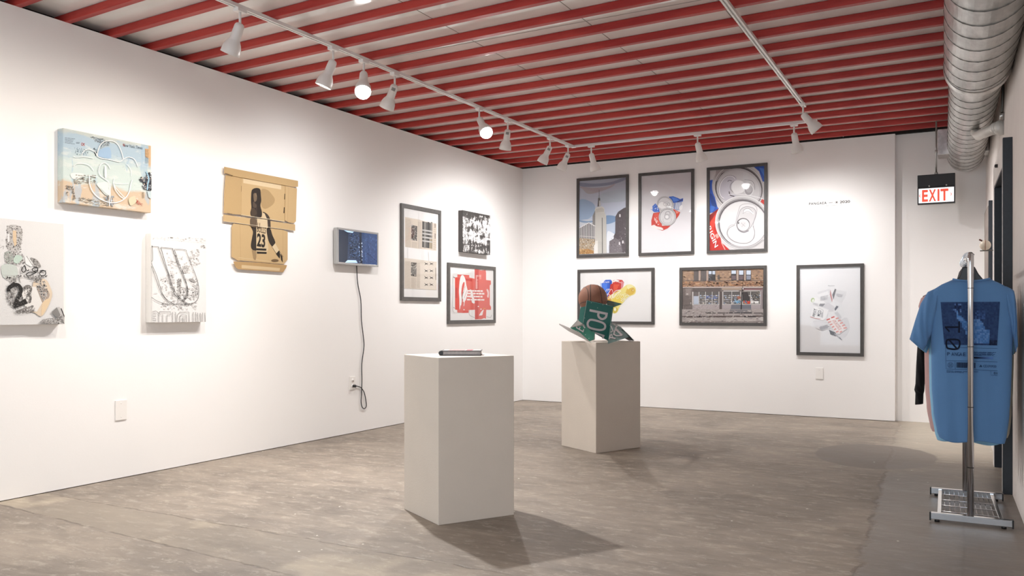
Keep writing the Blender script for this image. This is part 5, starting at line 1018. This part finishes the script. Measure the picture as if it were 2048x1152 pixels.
def panel(P, face, letters=None, col='#2f6d66'):
    """P = [(x, y, depth)] corners of a flat sheet, letters drawn in the same measures"""
    V = [q6(*p) - sg.location for p in P]; V = [Vector((v.x, v.y, max(v.z, .002))) for v in V]
    nr = Vector((0, 0, 0))
    for i in range(len(V)): nr += V[i - 1].cross(V[i])
    nr.normalize()
    cam_dir = Vector((0, 0, 1.12)) - sg.location - sum(V, Vector()) / len(V)      # the printed side is the one turned to the room
    if nr.dot(cam_dir) < 0: nr = -nr
    mb = MB().prism(V, -nr * .0035); o = mb.build(face, M_SBACK, sg)
    xs = [(p[0], p[1]) for p in P[:4]]
    # affine plane fit for drawing on the sheet
    i, j, k = 0, 1, 2
    (x0, y0), (x1, y1), (x2, y2) = xs[0], xs[1], xs[2]; det = (x1 - x0) * (y2 - y0) - (x2 - x0) * (y1 - y0)
    def onto(x, y):
        s_ = ((x - x0) * (y2 - y0) - (x2 - x0) * (y - y0)) / det; t_ = ((x1 - x0) * (y - y0) - (x - x0) * (y1 - y0)) / det
        return V[0] + (V[1] - V[0]) * s_ + (V[2] - V[0]) * t_
    a = Art(1, 1); a.cl = (-9e3, -9e3, 9e3, 9e3); a.map = lambda p: (p[0], -p[1]); a.poly([(p[0], p[1]) for p in P], col)
    if letters: letters(a)
    vs = []
    for v in a.v: q = onto(v[0], -v[2]); vs.append(tuple(q + nr * (-v[1] * 4 + .0004)))
    a.v = vs; a.build('sign_face', o, M_SIGN, gain=1)
    return o
LT = '#c9c4c6'
def front_letters(a):
    a.line([(447, 492), (768, 563)], 3, '#8fb0a6'); a.line([(448, 492), (403, 770)], 4, '#b9c6c2')
    # P lying on its side
    a.poly([(482, 598), (702, 645), (697, 673), (478, 627)], LT); a.line(smooth([(592, 640), (584, 670), (596, 702), (630, 722), (662, 712), (680, 690), (684, 660)]), 27, LT)
    # O
    P = [(482, 735), (460, 762), (458, 800), (480, 828), (540, 848), (610, 858), (652, 848), (668, 822), (662, 790), (630, 765), (560, 742), (510, 732)]
    a.line(smooth(P, True) + [smooth(P, True)[0]], 25, LT)
    a.poly([(512, 872), (560, 888), (662, 922), (650, 968), (628, 962), (632, 935), (530, 892)], LT)
    for x, y in ((575, 583), (725, 800), (688, 975), (420, 710), (640, 545), (500, 520)): a.ell(x, y, 5, 3, '#b9cbc5', up=False)
    a.line([(752, 600), (735, 720), (716, 960)], 3, '#9fbab2')
panel([(445, 487, -.10), (770, 560, -.06), (712, 996, -.10), (500, 868, -.1), (398, 775, -.1)], 'front_panel', front_letters)
def ave(a):
    a.poly([(388, 692), (412, 700), (404, 725), (395, 742), (380, 738)], LT); a.line([(360, 770), (400, 790), (425, 830)], 16, LT, False); a.line([(372, 762), (425, 822)], 9, LT)
    a.line([(322, 822), (408, 878)], 13, LT); a.line([(330, 790), (322, 825)], 12, LT); a.line([(368, 815), (355, 845)], 12, LT); a.line([(412, 845), (398, 880)], 12, LT)
    for x, y in ((432, 912), (474, 960), (330, 860), (350, 868)): a.ell(x, y, 4, 4, '#c6d6d0', up=False)
panel([(398, 660, -.08), (245, 822, -.02), (475, 993, -.14), (530, 970, -.12), (545, 885, -.11), (500, 868, -.1), (398, 775, -.1)], 'lower_left_panel', ave, '#2c7462')
panel([(372, 575, -.06), (440, 560, -.085), (398, 775, -.1), (345, 735, -.03)], 'upper_left_panel', None, '#2b6a60')
panel([(500, 868, -.09), (545, 885, -.10), (545, 960, -.02), (530, 972, -.02), (505, 970, -.04)], 'fold_edge', None, '#b1aaa4')
panel([(112, 772, -.08), (238, 824, -.04), (365, 882, -.09), (478, 994, -.138), (445, 972, -.12), (230, 862, -.10), (116, 782, -.09)], 'left_tail', None, '#a39c96')
def rd(a):
    a.line([(758, 768), (820, 810)], 10, LT); a.line([(740, 800), (765, 860), (738, 872)], 12, LT)
    a.line([(805, 805), (788, 850), (770, 905)], 15, LT); a.line([(722, 930), (795, 945)], 14, LT); a.line([(735, 900), (722, 950)], 12, LT); a.line([(745, 895), (765, 940)], 11, LT)
    a.poly([(796, 822), (878, 905), (866, 922), (782, 845)], LT); a.line(smooth([(778, 862), (775, 895), (800, 915), (830, 915), (868, 912)]), 14, LT)
    a.line([(745, 758), (862, 815)], 3, '#a9bdb6')
panel([(735, 752, -.06), (860, 815, .04), (965, 932, -.02), (900, 950, -.06), (712, 997, -.10)], 'right_panel', rd)
panel([(860, 815, .05), (888, 842, .07), (1022, 988, .05), (1000, 994, .02), (960, 932, -.01)], 'right_tail', lambda a: (a.line([(880, 840), (960, 920), (1018, 986)], 7, '#b9b3ae')), '#2a5f53')
panel([(905, 948, -.05), (968, 934, -.02), (1000, 994, .02), (960, 990, -.02)], 'right_foot', None, '#2c655b')
tf = panel([(690, 488, .10), (868, 532, .02), (775, 568, -.055), (690, 545, -.03)], 'top_flap', lambda a: a.line([(700, 489), (868, 532)], 3, '#3a3a36'), '#2f5b50')
tf.data.materials[0] = mat('dark_green_back', '#35594f', .5, noise_amt=.1)
# sheet behind that carries the ball
panel([(420, 655, .10), (690, 655, .10), (700, 850, .10), (430, 820, .08)], 'rear_panel', None, '#2b6a60')

# ------------------------------------------------------------------ garment rack
rk = thing('garment_rack', 'chrome garment rack with a wire base and one rail, on the right of the floor', 'rack', (0, 0, 0))
F1, F2 = Vector((-.002, 5.03, 0)), Vector((-.030, 5.75, 0))
BZ = 1.418
MB().box(-.192, 5.005, .012, .190, 5.035, .048).build('base_bar', M_CHROME, rk, .003).rotation_euler = (0, 0, 0)
MB().box(-.217, 5.715, .012, .165, 5.745, .048).build('base_bar', M_CHROME, rk, .003)
for x in (-.192, .190):
    MB().box(x - .004, 5.003, .006, x + .004, 5.037, .05).build('end_plug', M_BLACK, rk, .001)
for x in (-.217, .165):
    MB().box(x - .004, 5.713, .006, x + .004, 5.747, .05).build('end_plug', M_BLACK, rk, .001)
for x, y in ((-.16, 5.02), (.15, 5.02), (-.185, 5.73), (.13, 5.73)): MB().lathe([(0, 0), (.012, 0), (.012, .012), (0, .012)], (x, y, 0), (0, 0, 1), 12).build('foot', M_BLACK, rk)
for xa, xb in ((-.150, -.165), (.140, .108)):
    mb = MB().prism([(xa - .010, 5.035, .022), (xa + .010, 5.035, .022), (xb + .010, 5.715, .022), (xb - .010, 5.715, .022)], (0, 0, .02)); mb.build('side_rail', M_CHROME, rk, .002)
mb = MB()
for i in range(4):
    y = 5.12 + i * .16; f_ = (y - 5.035) / .68; mb.tube([(-.150 - .015 * f_, y, .036), (.140 - .032 * f_, y, .036)], .0032, 6)
for i in range(10):
    f_ = (i + 1) / 11; mb.tube([(-.150 + .29 * f_, 5.035, .031), (-.165 + .273 * f_, 5.715, .031)], .0024, 6)
mb.build('wire_shelf', M_CHROME, rk)
rr = .0155
o = MB().tube([F1 + Vector((0, -.0, .048)), F1 + Vector((0, 0, BZ - .03)), F1 + Vector((0, .004, BZ + .004)), F1 + Vector((-.001, .022, BZ + .016))], [rr, rr, rr, rr * .8], 20).build('front_post', M_CHROME, rk)
m_ = MB()
for z in (.30, .62, .94, 1.25): m_.lathe([(rr + .0006, 0), (rr + .0006, .003)], F1 + Vector((0, 0, z)), (0, 0, 1), 20)
m_.build('joint_line', M_BLACK, o)
MB().tube([F2 + Vector((0, 0, .048)), F2 + Vector((0, 0, BZ - .03)), F2 + Vector((0, -.006, BZ + .004)), F2 + Vector((0, -.02, BZ + .014))], [rr, rr, rr, rr * .8], 20).build('rear_post', M_CHROME, rk)
MB().tube([F1 + Vector((-.001, .01, BZ)), F2 + Vector((0, -.01, BZ))], .0125, 18).build('hanging_rail', M_CHROME, rk)

M_HANG = mat('black_hanger', '#23262c', .4, noise_amt=.1)
def cloth(name, col, rough=.9):
    n = NT(name); c = n.mix(n.math('MULTIPLY', n.noise(240, 3, .7), .30), col, '#ffffff' if False else tuple_hex(col, .78)); c = n.mix(n.math('MULTIPLY', n.noise(5, 4), .22), c, tuple_hex(col, 1.15))
    n.bump(n.noise(420, 3), .25, .001); n.b.inputs['Specular IOR Level'].default_value = .15; n.b.inputs['Sheen Weight'].default_value = .15; return n.done(c, rough)
def tuple_hex(c, k):
    c = c.lstrip('#'); return '#' + ''.join('%02x' % min(255, int(int(c[i:i + 2], 16) * k)) for i in (0, 2, 4))
def railx(y): return -.002 + (y - 5.03) / .72 * -.028
def hanger(y, label, yaw=0):
    t = thing('clothes_hanger', label, 'hanger', (railx(y) - .004, y, 1.26), yaw, 'black hangers on the rack')
    P = [(-.105, .0), (-.075, .02), (-.045, .06), (-.032, .108), (.026, .110), (.045, .07), (.075, .028), (.118, .0), (.10, -.02), (.02, .012), (-.02, .012), (-.085, -.018)]
    MB().prism([(p[0], -.011, p[1]) for p in P], (0, .022, 0)).build('hanger_body', M_HANG, t, .006)
    H = [(-.004, 0, .100), (-.004, 0, .125)] + [(-.004 - .030 * math.sin(R(a_)) * 1.0 + .0, 0, .156 - .030 * math.cos(R(a_))) for a_ in range(10, 250, 12)]
    H = [(p[0] + .004, p[1], p[2] - .0) for p in H]
    MB().tube(H, .0023, 8).build('hook', M_CHROME, t)
    return t
HY = [5.115, 5.24, 5.36, 5.48, 5.60]
HL = ['front black hanger holding the mid-blue T-shirt', 'black hanger second from the front, holding the light blue shirt', 'black hanger in the middle, holding the cream shirt', 'black hanger fourth from the front, holding the pink shirt', 'rearmost black hanger, holding the black long-sleeved top']
for y, l in zip(HY, HL): hanger(y, l)

def interp(T, z):
    if z <= T[0][0]: return T[0][1:]
    for a_, b_ in zip(T, T[1:]):
        if z <= b_[0]:
            f_ = (z - a_[0]) / (b_[0] - a_[0]); f_ = f_ * f_ * (3 - 2 * f_) * .5 + f_ * .5
            return tuple(p + (q - p) * f_ for p, q in zip(a_[1:], b_[1:]))
    return T[-1][1:]
# z: left x, right x, half depth, measured from the hanging point
BODY = [(.428, -.148, .162, .036), (.46, -.157, .170, .040), (.58, -.175, .184, .044), (.72, -.184, .194, .046), (.88, -.186, .202, .048), (1.02, -.188, .208, .048), (1.10, -.198, .212, .047), (1.18, -.216, .222, .043), (1.225, -.205, .212, .036), (1.262, -.160, .168, .028), (1.29, -.110, .118, .022), (1.303, -.078, .092, .019)]
def fold(x, z, ph, amp):
    low = max(0, min(1, (1.15 - z) / .7))
    return amp * (low * .55 + .25) * (math.sin(x * 34 + ph + z * 1.3) * .6 + math.sin(x * 71 + ph * 2 + z * 3) * .25) + amp * .5 * math.sin(z * 11 + x * 20 + ph) * .4
def front_y(x, z, ph=0, amp=.012, sc=1.0):
    l, r_, d = interp(BODY, z); l *= sc; r_ *= sc; c_ = (l + r_) / 2; hw = (r_ - l) / 2; u = max(-1, min(1, (x - c_) / hw))
    e = (1 - abs(u) ** 3.2) ** (1 / 2.2) if abs(u) < 1 else 0
    return -d * e - fold(x, z, ph, amp) * (1 - abs(u) ** 4)
def press(x):                     # the garments' right side is squashed by the wall they hang beside
    return x if x < .175 else .175 + .048 * (1 - math.exp(-(x - .175) / .048))
def tee(y, name, label, m, ph=0, dz=0, dx=0, sc=1.0, sleeves='short', yaw=0, hem_lift=0, ss=1.0):
    t = thing(name, label, 'clothing', (railx(y) + dx, y, .42), yaw)
    vs = []; fs = []; N = 64; zs = [.428, .434, .445] + [.46 + i * .024 for i in range(36)]; zs = [z for z in zs if z < 1.30] + [1.303]
    for i, z in enumerate(zs):
        l, r_, d = interp(BODY, z); l *= sc; r_ *= sc; c_ = (l + r_) / 2; hw = (r_ - l) / 2
        for k in range(N):
            a_ = 2 * PI * k / N; cu = math.cos(a_); su = math.sin(a_); u = math.copysign(abs(cu) ** .72, cu); x = c_ + hw * u
            yy = front_y(x, z, ph, .012, sc)
            if su > 0: yy = -yy * .8
            zz = z + dz
            if z < .50: zz += hem_lift + (1 - (z - .428) / .072) * (.010 * math.sin(x * 26 + ph) - .012 * abs(u) ** 3 * -1)
            if z > 1.24: zz += -(z - 1.24) / .063 * (.012 * (1 - u * u)) * (1 if su < 0 else 3.0)
            vs.append((press(x), yy, zz - .42))
    for i in range(len(zs) - 1):
        for k in range(N): a_ = i * N + k; b_ = i * N + (k + 1) % N; fs.append((a_, b_, b_ + N, a_ + N))
    o = MB().add(vs, fs, True).build('shirt_body', m, t)
    so = o.modifiers.new('cloth', 'SOLIDIFY'); so.thickness = .002
    # ribbed collar
    top = [Vector(vs[(len(zs) - 1) * N + k]) for k in range(N)]
    MB().tube(top + [top[0]], .0055, 8, False).build('collar', m, t)
    for s_ in (-1, 1):
        if sleeves == 'short': S_ = [((-.150, 1.262), (-.170, 1.03), .034), ((-.203, 1.236), (-.186, 1.0), .044), ((-.238, 1.172), (-.200, .97), .046), ((-.264, 1.085), (-.208, .945), .044), ((-.294, .975), (-.222, .913), .038)]
        else: S_ = [((-.150, 1.262), (-.170, 1.05), .034), ((-.222, 1.222), (-.190, 1.02), .044), ((-.236, 1.12), (-.190, .98), .045), ((-.250, .95), (-.198, .92), .042), ((-.258, .80), (-.205, .79), .036), ((-.262, .69), (-.212, .685), .032), ((-.268, .655), (-.214, .65), .033), ((-.262, .635), (-.218, .632), .026), ((-.264, .565), (-.220, .572), .024)]
        vs2 = []; fs2 = []; N2 = 32; S2 = []
        for q, w in zip(S_, S_[1:]):
            for j in range(5):
                f_ = j / 5; S2.append(tuple(tuple(a_ + (b_ - a_) * f_ for a_, b_ in zip(p1, p2)) for p1, p2 in zip(q[:2], w[:2])) + (q[2] + (w[2] - q[2]) * f_,))
        S2.append(S_[-1])
        for j, (p, q, d) in enumerate(S2):
            P_ = Vector((p[0] * ss, 0, p[1])); Q_ = Vector((q[0] * ss, 0, q[1])); c_ = (P_ + Q_) / 2; hv = (P_ - Q_) / 2
            for k in range(N2):
                a_ = 2 * PI * k / N2; w_ = math.sin(a_)
                v = c_ + hv * math.cos(a_) + Vector((0, w_ * d * (1 + .14 * math.sin(j * .9 + ph + math.cos(a_) * 4)), 0)); vs2.append((v.x if s_ < 0 else press(-v.x + .016), v.y, v.z + dz - .42))
        for j in range(len(S2) - 1):
            for k in range(N2): a_ = j * N2 + k; b_ = j * N2 + (k + 1) % N2; fs2.append((a_, b_, b_ + N2, a_ + N2))
        o2 = MB().add(vs2, fs2, True).build('sleeve', m, t); so = o2.modifiers.new('cloth', 'SOLIDIFY'); so.thickness = .002
    return t
C_BLUE = cloth('mid_blue_cotton', '#5c85b3'); C_SKY = cloth('light_blue_cotton', '#8fc0de'); C_PINK = cloth('dusty_pink_cotton', '#c9a3a0'); C_CREAM = cloth('cream_cotton', '#d3cdbb'); C_BLK = cloth('black_fleece', '#1d1c1e')
t1 = tee(HY[0], 'blue_shirt', 'mid-blue T-shirt with a dark back print, front garment on the rack', C_BLUE, .4)
tee(HY[1], 'light_blue_shirt', 'light blue T-shirt hanging directly behind the mid-blue one', C_SKY, 2.1, -.02, .0, 1.06, ss=.95)
tee(HY[2], 'cream_shirt', 'cream T-shirt, third garment on the rack, its edge showing at the right', C_CREAM, 3.3, -.02, .018, 1.08, ss=.92)
tee(HY[3], 'pink_shirt', 'dusty pink T-shirt, fourth garment on the rack, its hem showing at the left', C_PINK, 4.7, -.02, -.022, 1.07, ss=.90)
tee(HY[4], 'black_sweatshirt', 'black long-sleeved top at the back of the rack, cuffs hanging at both sides', C_BLK, 5.2, .0, -.004, .98, 'long', ss=1.02)

# print on the back of the front shirt, following the cloth
UX = lambda u: (u - 1942) / 425; VZ = lambda v: 1.12 - (v - 626) * .00268
a = Art(1, 1); a.cl = (-9, -9, 9, 9); a.eps = .00025
a.map = lambda p: (UX(1870 + p[0] / 6.775), VZ(590 + p[1] / 6.775))
NAVY = '#2b3f66'; rnd = random.Random(11)
def lx(y): return 82 + (y - 100) * .09
def rx(y): return 880 - (y - 90) * .065
ys = [95 + i * 23.2 for i in range(26)]
fig = [(300, 215), (320, 215), (330, 270), (370, 290), (400, 330), (440, 370), (500, 400), (540, 330), (600, 330), (640, 360), (665, 400), (700, 470), (750, 455), (745, 560), (738, 660), (450, 655), (440, 560), (420, 480), (385, 440), (350, 350), (300, 330)]
def inpoly(x, y, P):
    c = False
    for i in range(len(P)):
        (x1, y1), (x2, y2) = P[i - 1], P[i]
        if (y1 > y) != (y2 > y) and x < (x2 - x1) * (y - y1) / (y2 - y1) + x1: c = not c
    return c
for i in range(len(ys) - 1):
    nx = 34
    for j in range(nx):
        y_a, y_b = ys[i], ys[i + 1]; xa = lx(y_a) + (rx(y_a) - lx(y_a)) * j / nx; xb = lx(y_a) + (rx(y_a) - lx(y_a)) * (j + 1) / nx; xm, ym = (xa + xb) / 2, (y_a + y_b) / 2
        if ym > 655 and 150 < xm < 350: pass
        if inpoly(xm, ym, fig): col = rnd.choice(['#4a74ac', '#4f7cb6', '#5680b8', '#456ca2', '#6288bc'])
        elif 262 < xm < 372 and 118 < ym < 235: col = rnd.choice(['#4a679a', '#26355a', '#5a79aa', '#1c2846'])
        elif 540 < xm < 680 and 220 < ym < 330: col = rnd.choice(['#2b3f66', '#3f5b8c', '#354d7a'])
        elif 735 < xm < 850 and ym > 600: col = rnd.choice(['#1d2740', '#16203a', '#24324f'])
        else: col = rnd.choice([NAVY, '#2e4369', '#293b60', '#30466e'])
        a.raw([a.map((xa, y_a)), a.map((xb, y_a)), a.map((xb + (lx(y_b) - lx(y_a)), y_b)), a.map((xa + (lx(y_b) - lx(y_a)), y_b))], col)
a.k += 1
INK = '#131a2c'; THIN = '#1f3358'
a.line(smooth([(160, 650), (170, 615), (215, 605), (290, 605), (335, 618), (345, 660), (330, 715), (290, 735), (215, 732), (170, 715), (160, 650)]), 24, INK); a.line([(205, 615), (305, 728)], 22, INK)
a.line([(336, 360), (336, 512)], 22, INK); a.line([(140, 436), (336, 436)], 22, INK); a.line([(145, 436), (205, 498)], 20, INK)
for i, (ch, x0, x1) in enumerate((('P', 174, 208), ('A', 232, 268), ('N', 276, 310), ('G', 312, 342), ('A', 342, 378), ('E', 392, 424), ('A', 444, 482))): a.text(ch, (x0, 826), (x1, 826), (0, -48), THIN, .004)
a.line([(350, 712), (500, 714), (848, 714)], 3.5, THIN); a.line([(150, 712), (158, 1006)], 3.5, THIN); a.line([(160, 894), (500, 890), (848, 896)], 4, THIN); a.line([(165, 1008), (500, 1004), (848, 1014)], 4, THIN); a.line([(280, 898), (284, 1006)], 4, THIN)
a.lines(536, 762, 846, 815, 4, THIN, .45, .2, 0, 3); a.lines(536, 800, 640, 820, 1, THIN, .5, .1, 0, 4)
for i in range(14): a.rect(534 + i * 18, 832, 553 + i * 18, 856, ['#131a2c', '#141c30', '#182238', '#1e2b46', '#243355', '#2b3d63', '#324771', '#39507f', '#40598c', '#466296', '#4a69a0', '#4d6faa', '#5076b2', '#527ab7'][i], False)
a.k += 1
a.ring(218, 952, 36, 36, 4, THIN); a.ring(218, 952, 20, 20, 3, THIN); a.line([(196, 930), (240, 976)], 3, THIN); a.line([(240, 930), (196, 976)], 3, THIN)
x = 302; rnd = random.Random(4)
while x < 552:
    w_ = rnd.uniform(3, 9); a.rect(x, 912, x + w_, 984, '#1a2540', False); x += w_ + rnd.uniform(1.5, 4)
a.k += 1
a.poly([(628, 935), (646, 968), (610, 968)], INK); a.poly([(628, 950), (635, 963), (621, 963)], '#4d7fb8'); a.text('CE', (662, 970), (706, 970), (0, -34), THIN); a.text('070920', (716, 970), (832, 970), (0, -30), THIN)
a.lines(165, 1026, 610, 1040, 1, THIN, .4, .02, 0, 5); a.lines(165, 1042, 405, 1056, 1, THIN, .4, .02, 0, 6)
a.line([(762, 1016), (762, 1072), (848, 1074)], 3.5, THIN); a.text('01', (800, 1060), (844, 1060), (0, -30), INK, .01)
def warp(v):
    x_, z_ = v[0] + .002, v[2]; return (x_, front_y(x_, z_, .4) + v[1] - .0026, z_ - .42)
# the long thin strokes are cut up so that they follow the folds
def cut(a, step=.02):
    V, Fc, Cc = [], [], []
    for f_, c_ in zip(a.f, a.c):
        P_ = [a.v[i] for i in f_]; y_ = P_[0][1]; x0_ = min(p[0] for p in P_); x1_ = max(p[0] for p in P_)
        k_ = max(1, int((x1_ - x0_) / step + .5))
        for j in range(k_):
            lo_ = x0_ + (x1_ - x0_) * j / k_; hi_ = x0_ + (x1_ - x0_) * (j + 1) / k_; Q_ = [(p[0], p[2]) for p in P_]
            s2 = Art(1, 1); s2.cl = (lo_, -9, hi_, 9); Q_ = s2._clip(Q_)
            if len(Q_) >= 3: V += [(p[0], y_, p[1]) for p in Q_]; Fc.append(tuple(range(len(V) - len(Q_), len(V)))); Cc.append(c_)
    a.v, a.f, a.c = V, Fc, Cc
cut(a)
o = a.build('back_print', t1, art_material('shirt_ink', .85, .15), warp, 1); o['label'] = 'dark square print with 01, PANGAEA and a barcode'
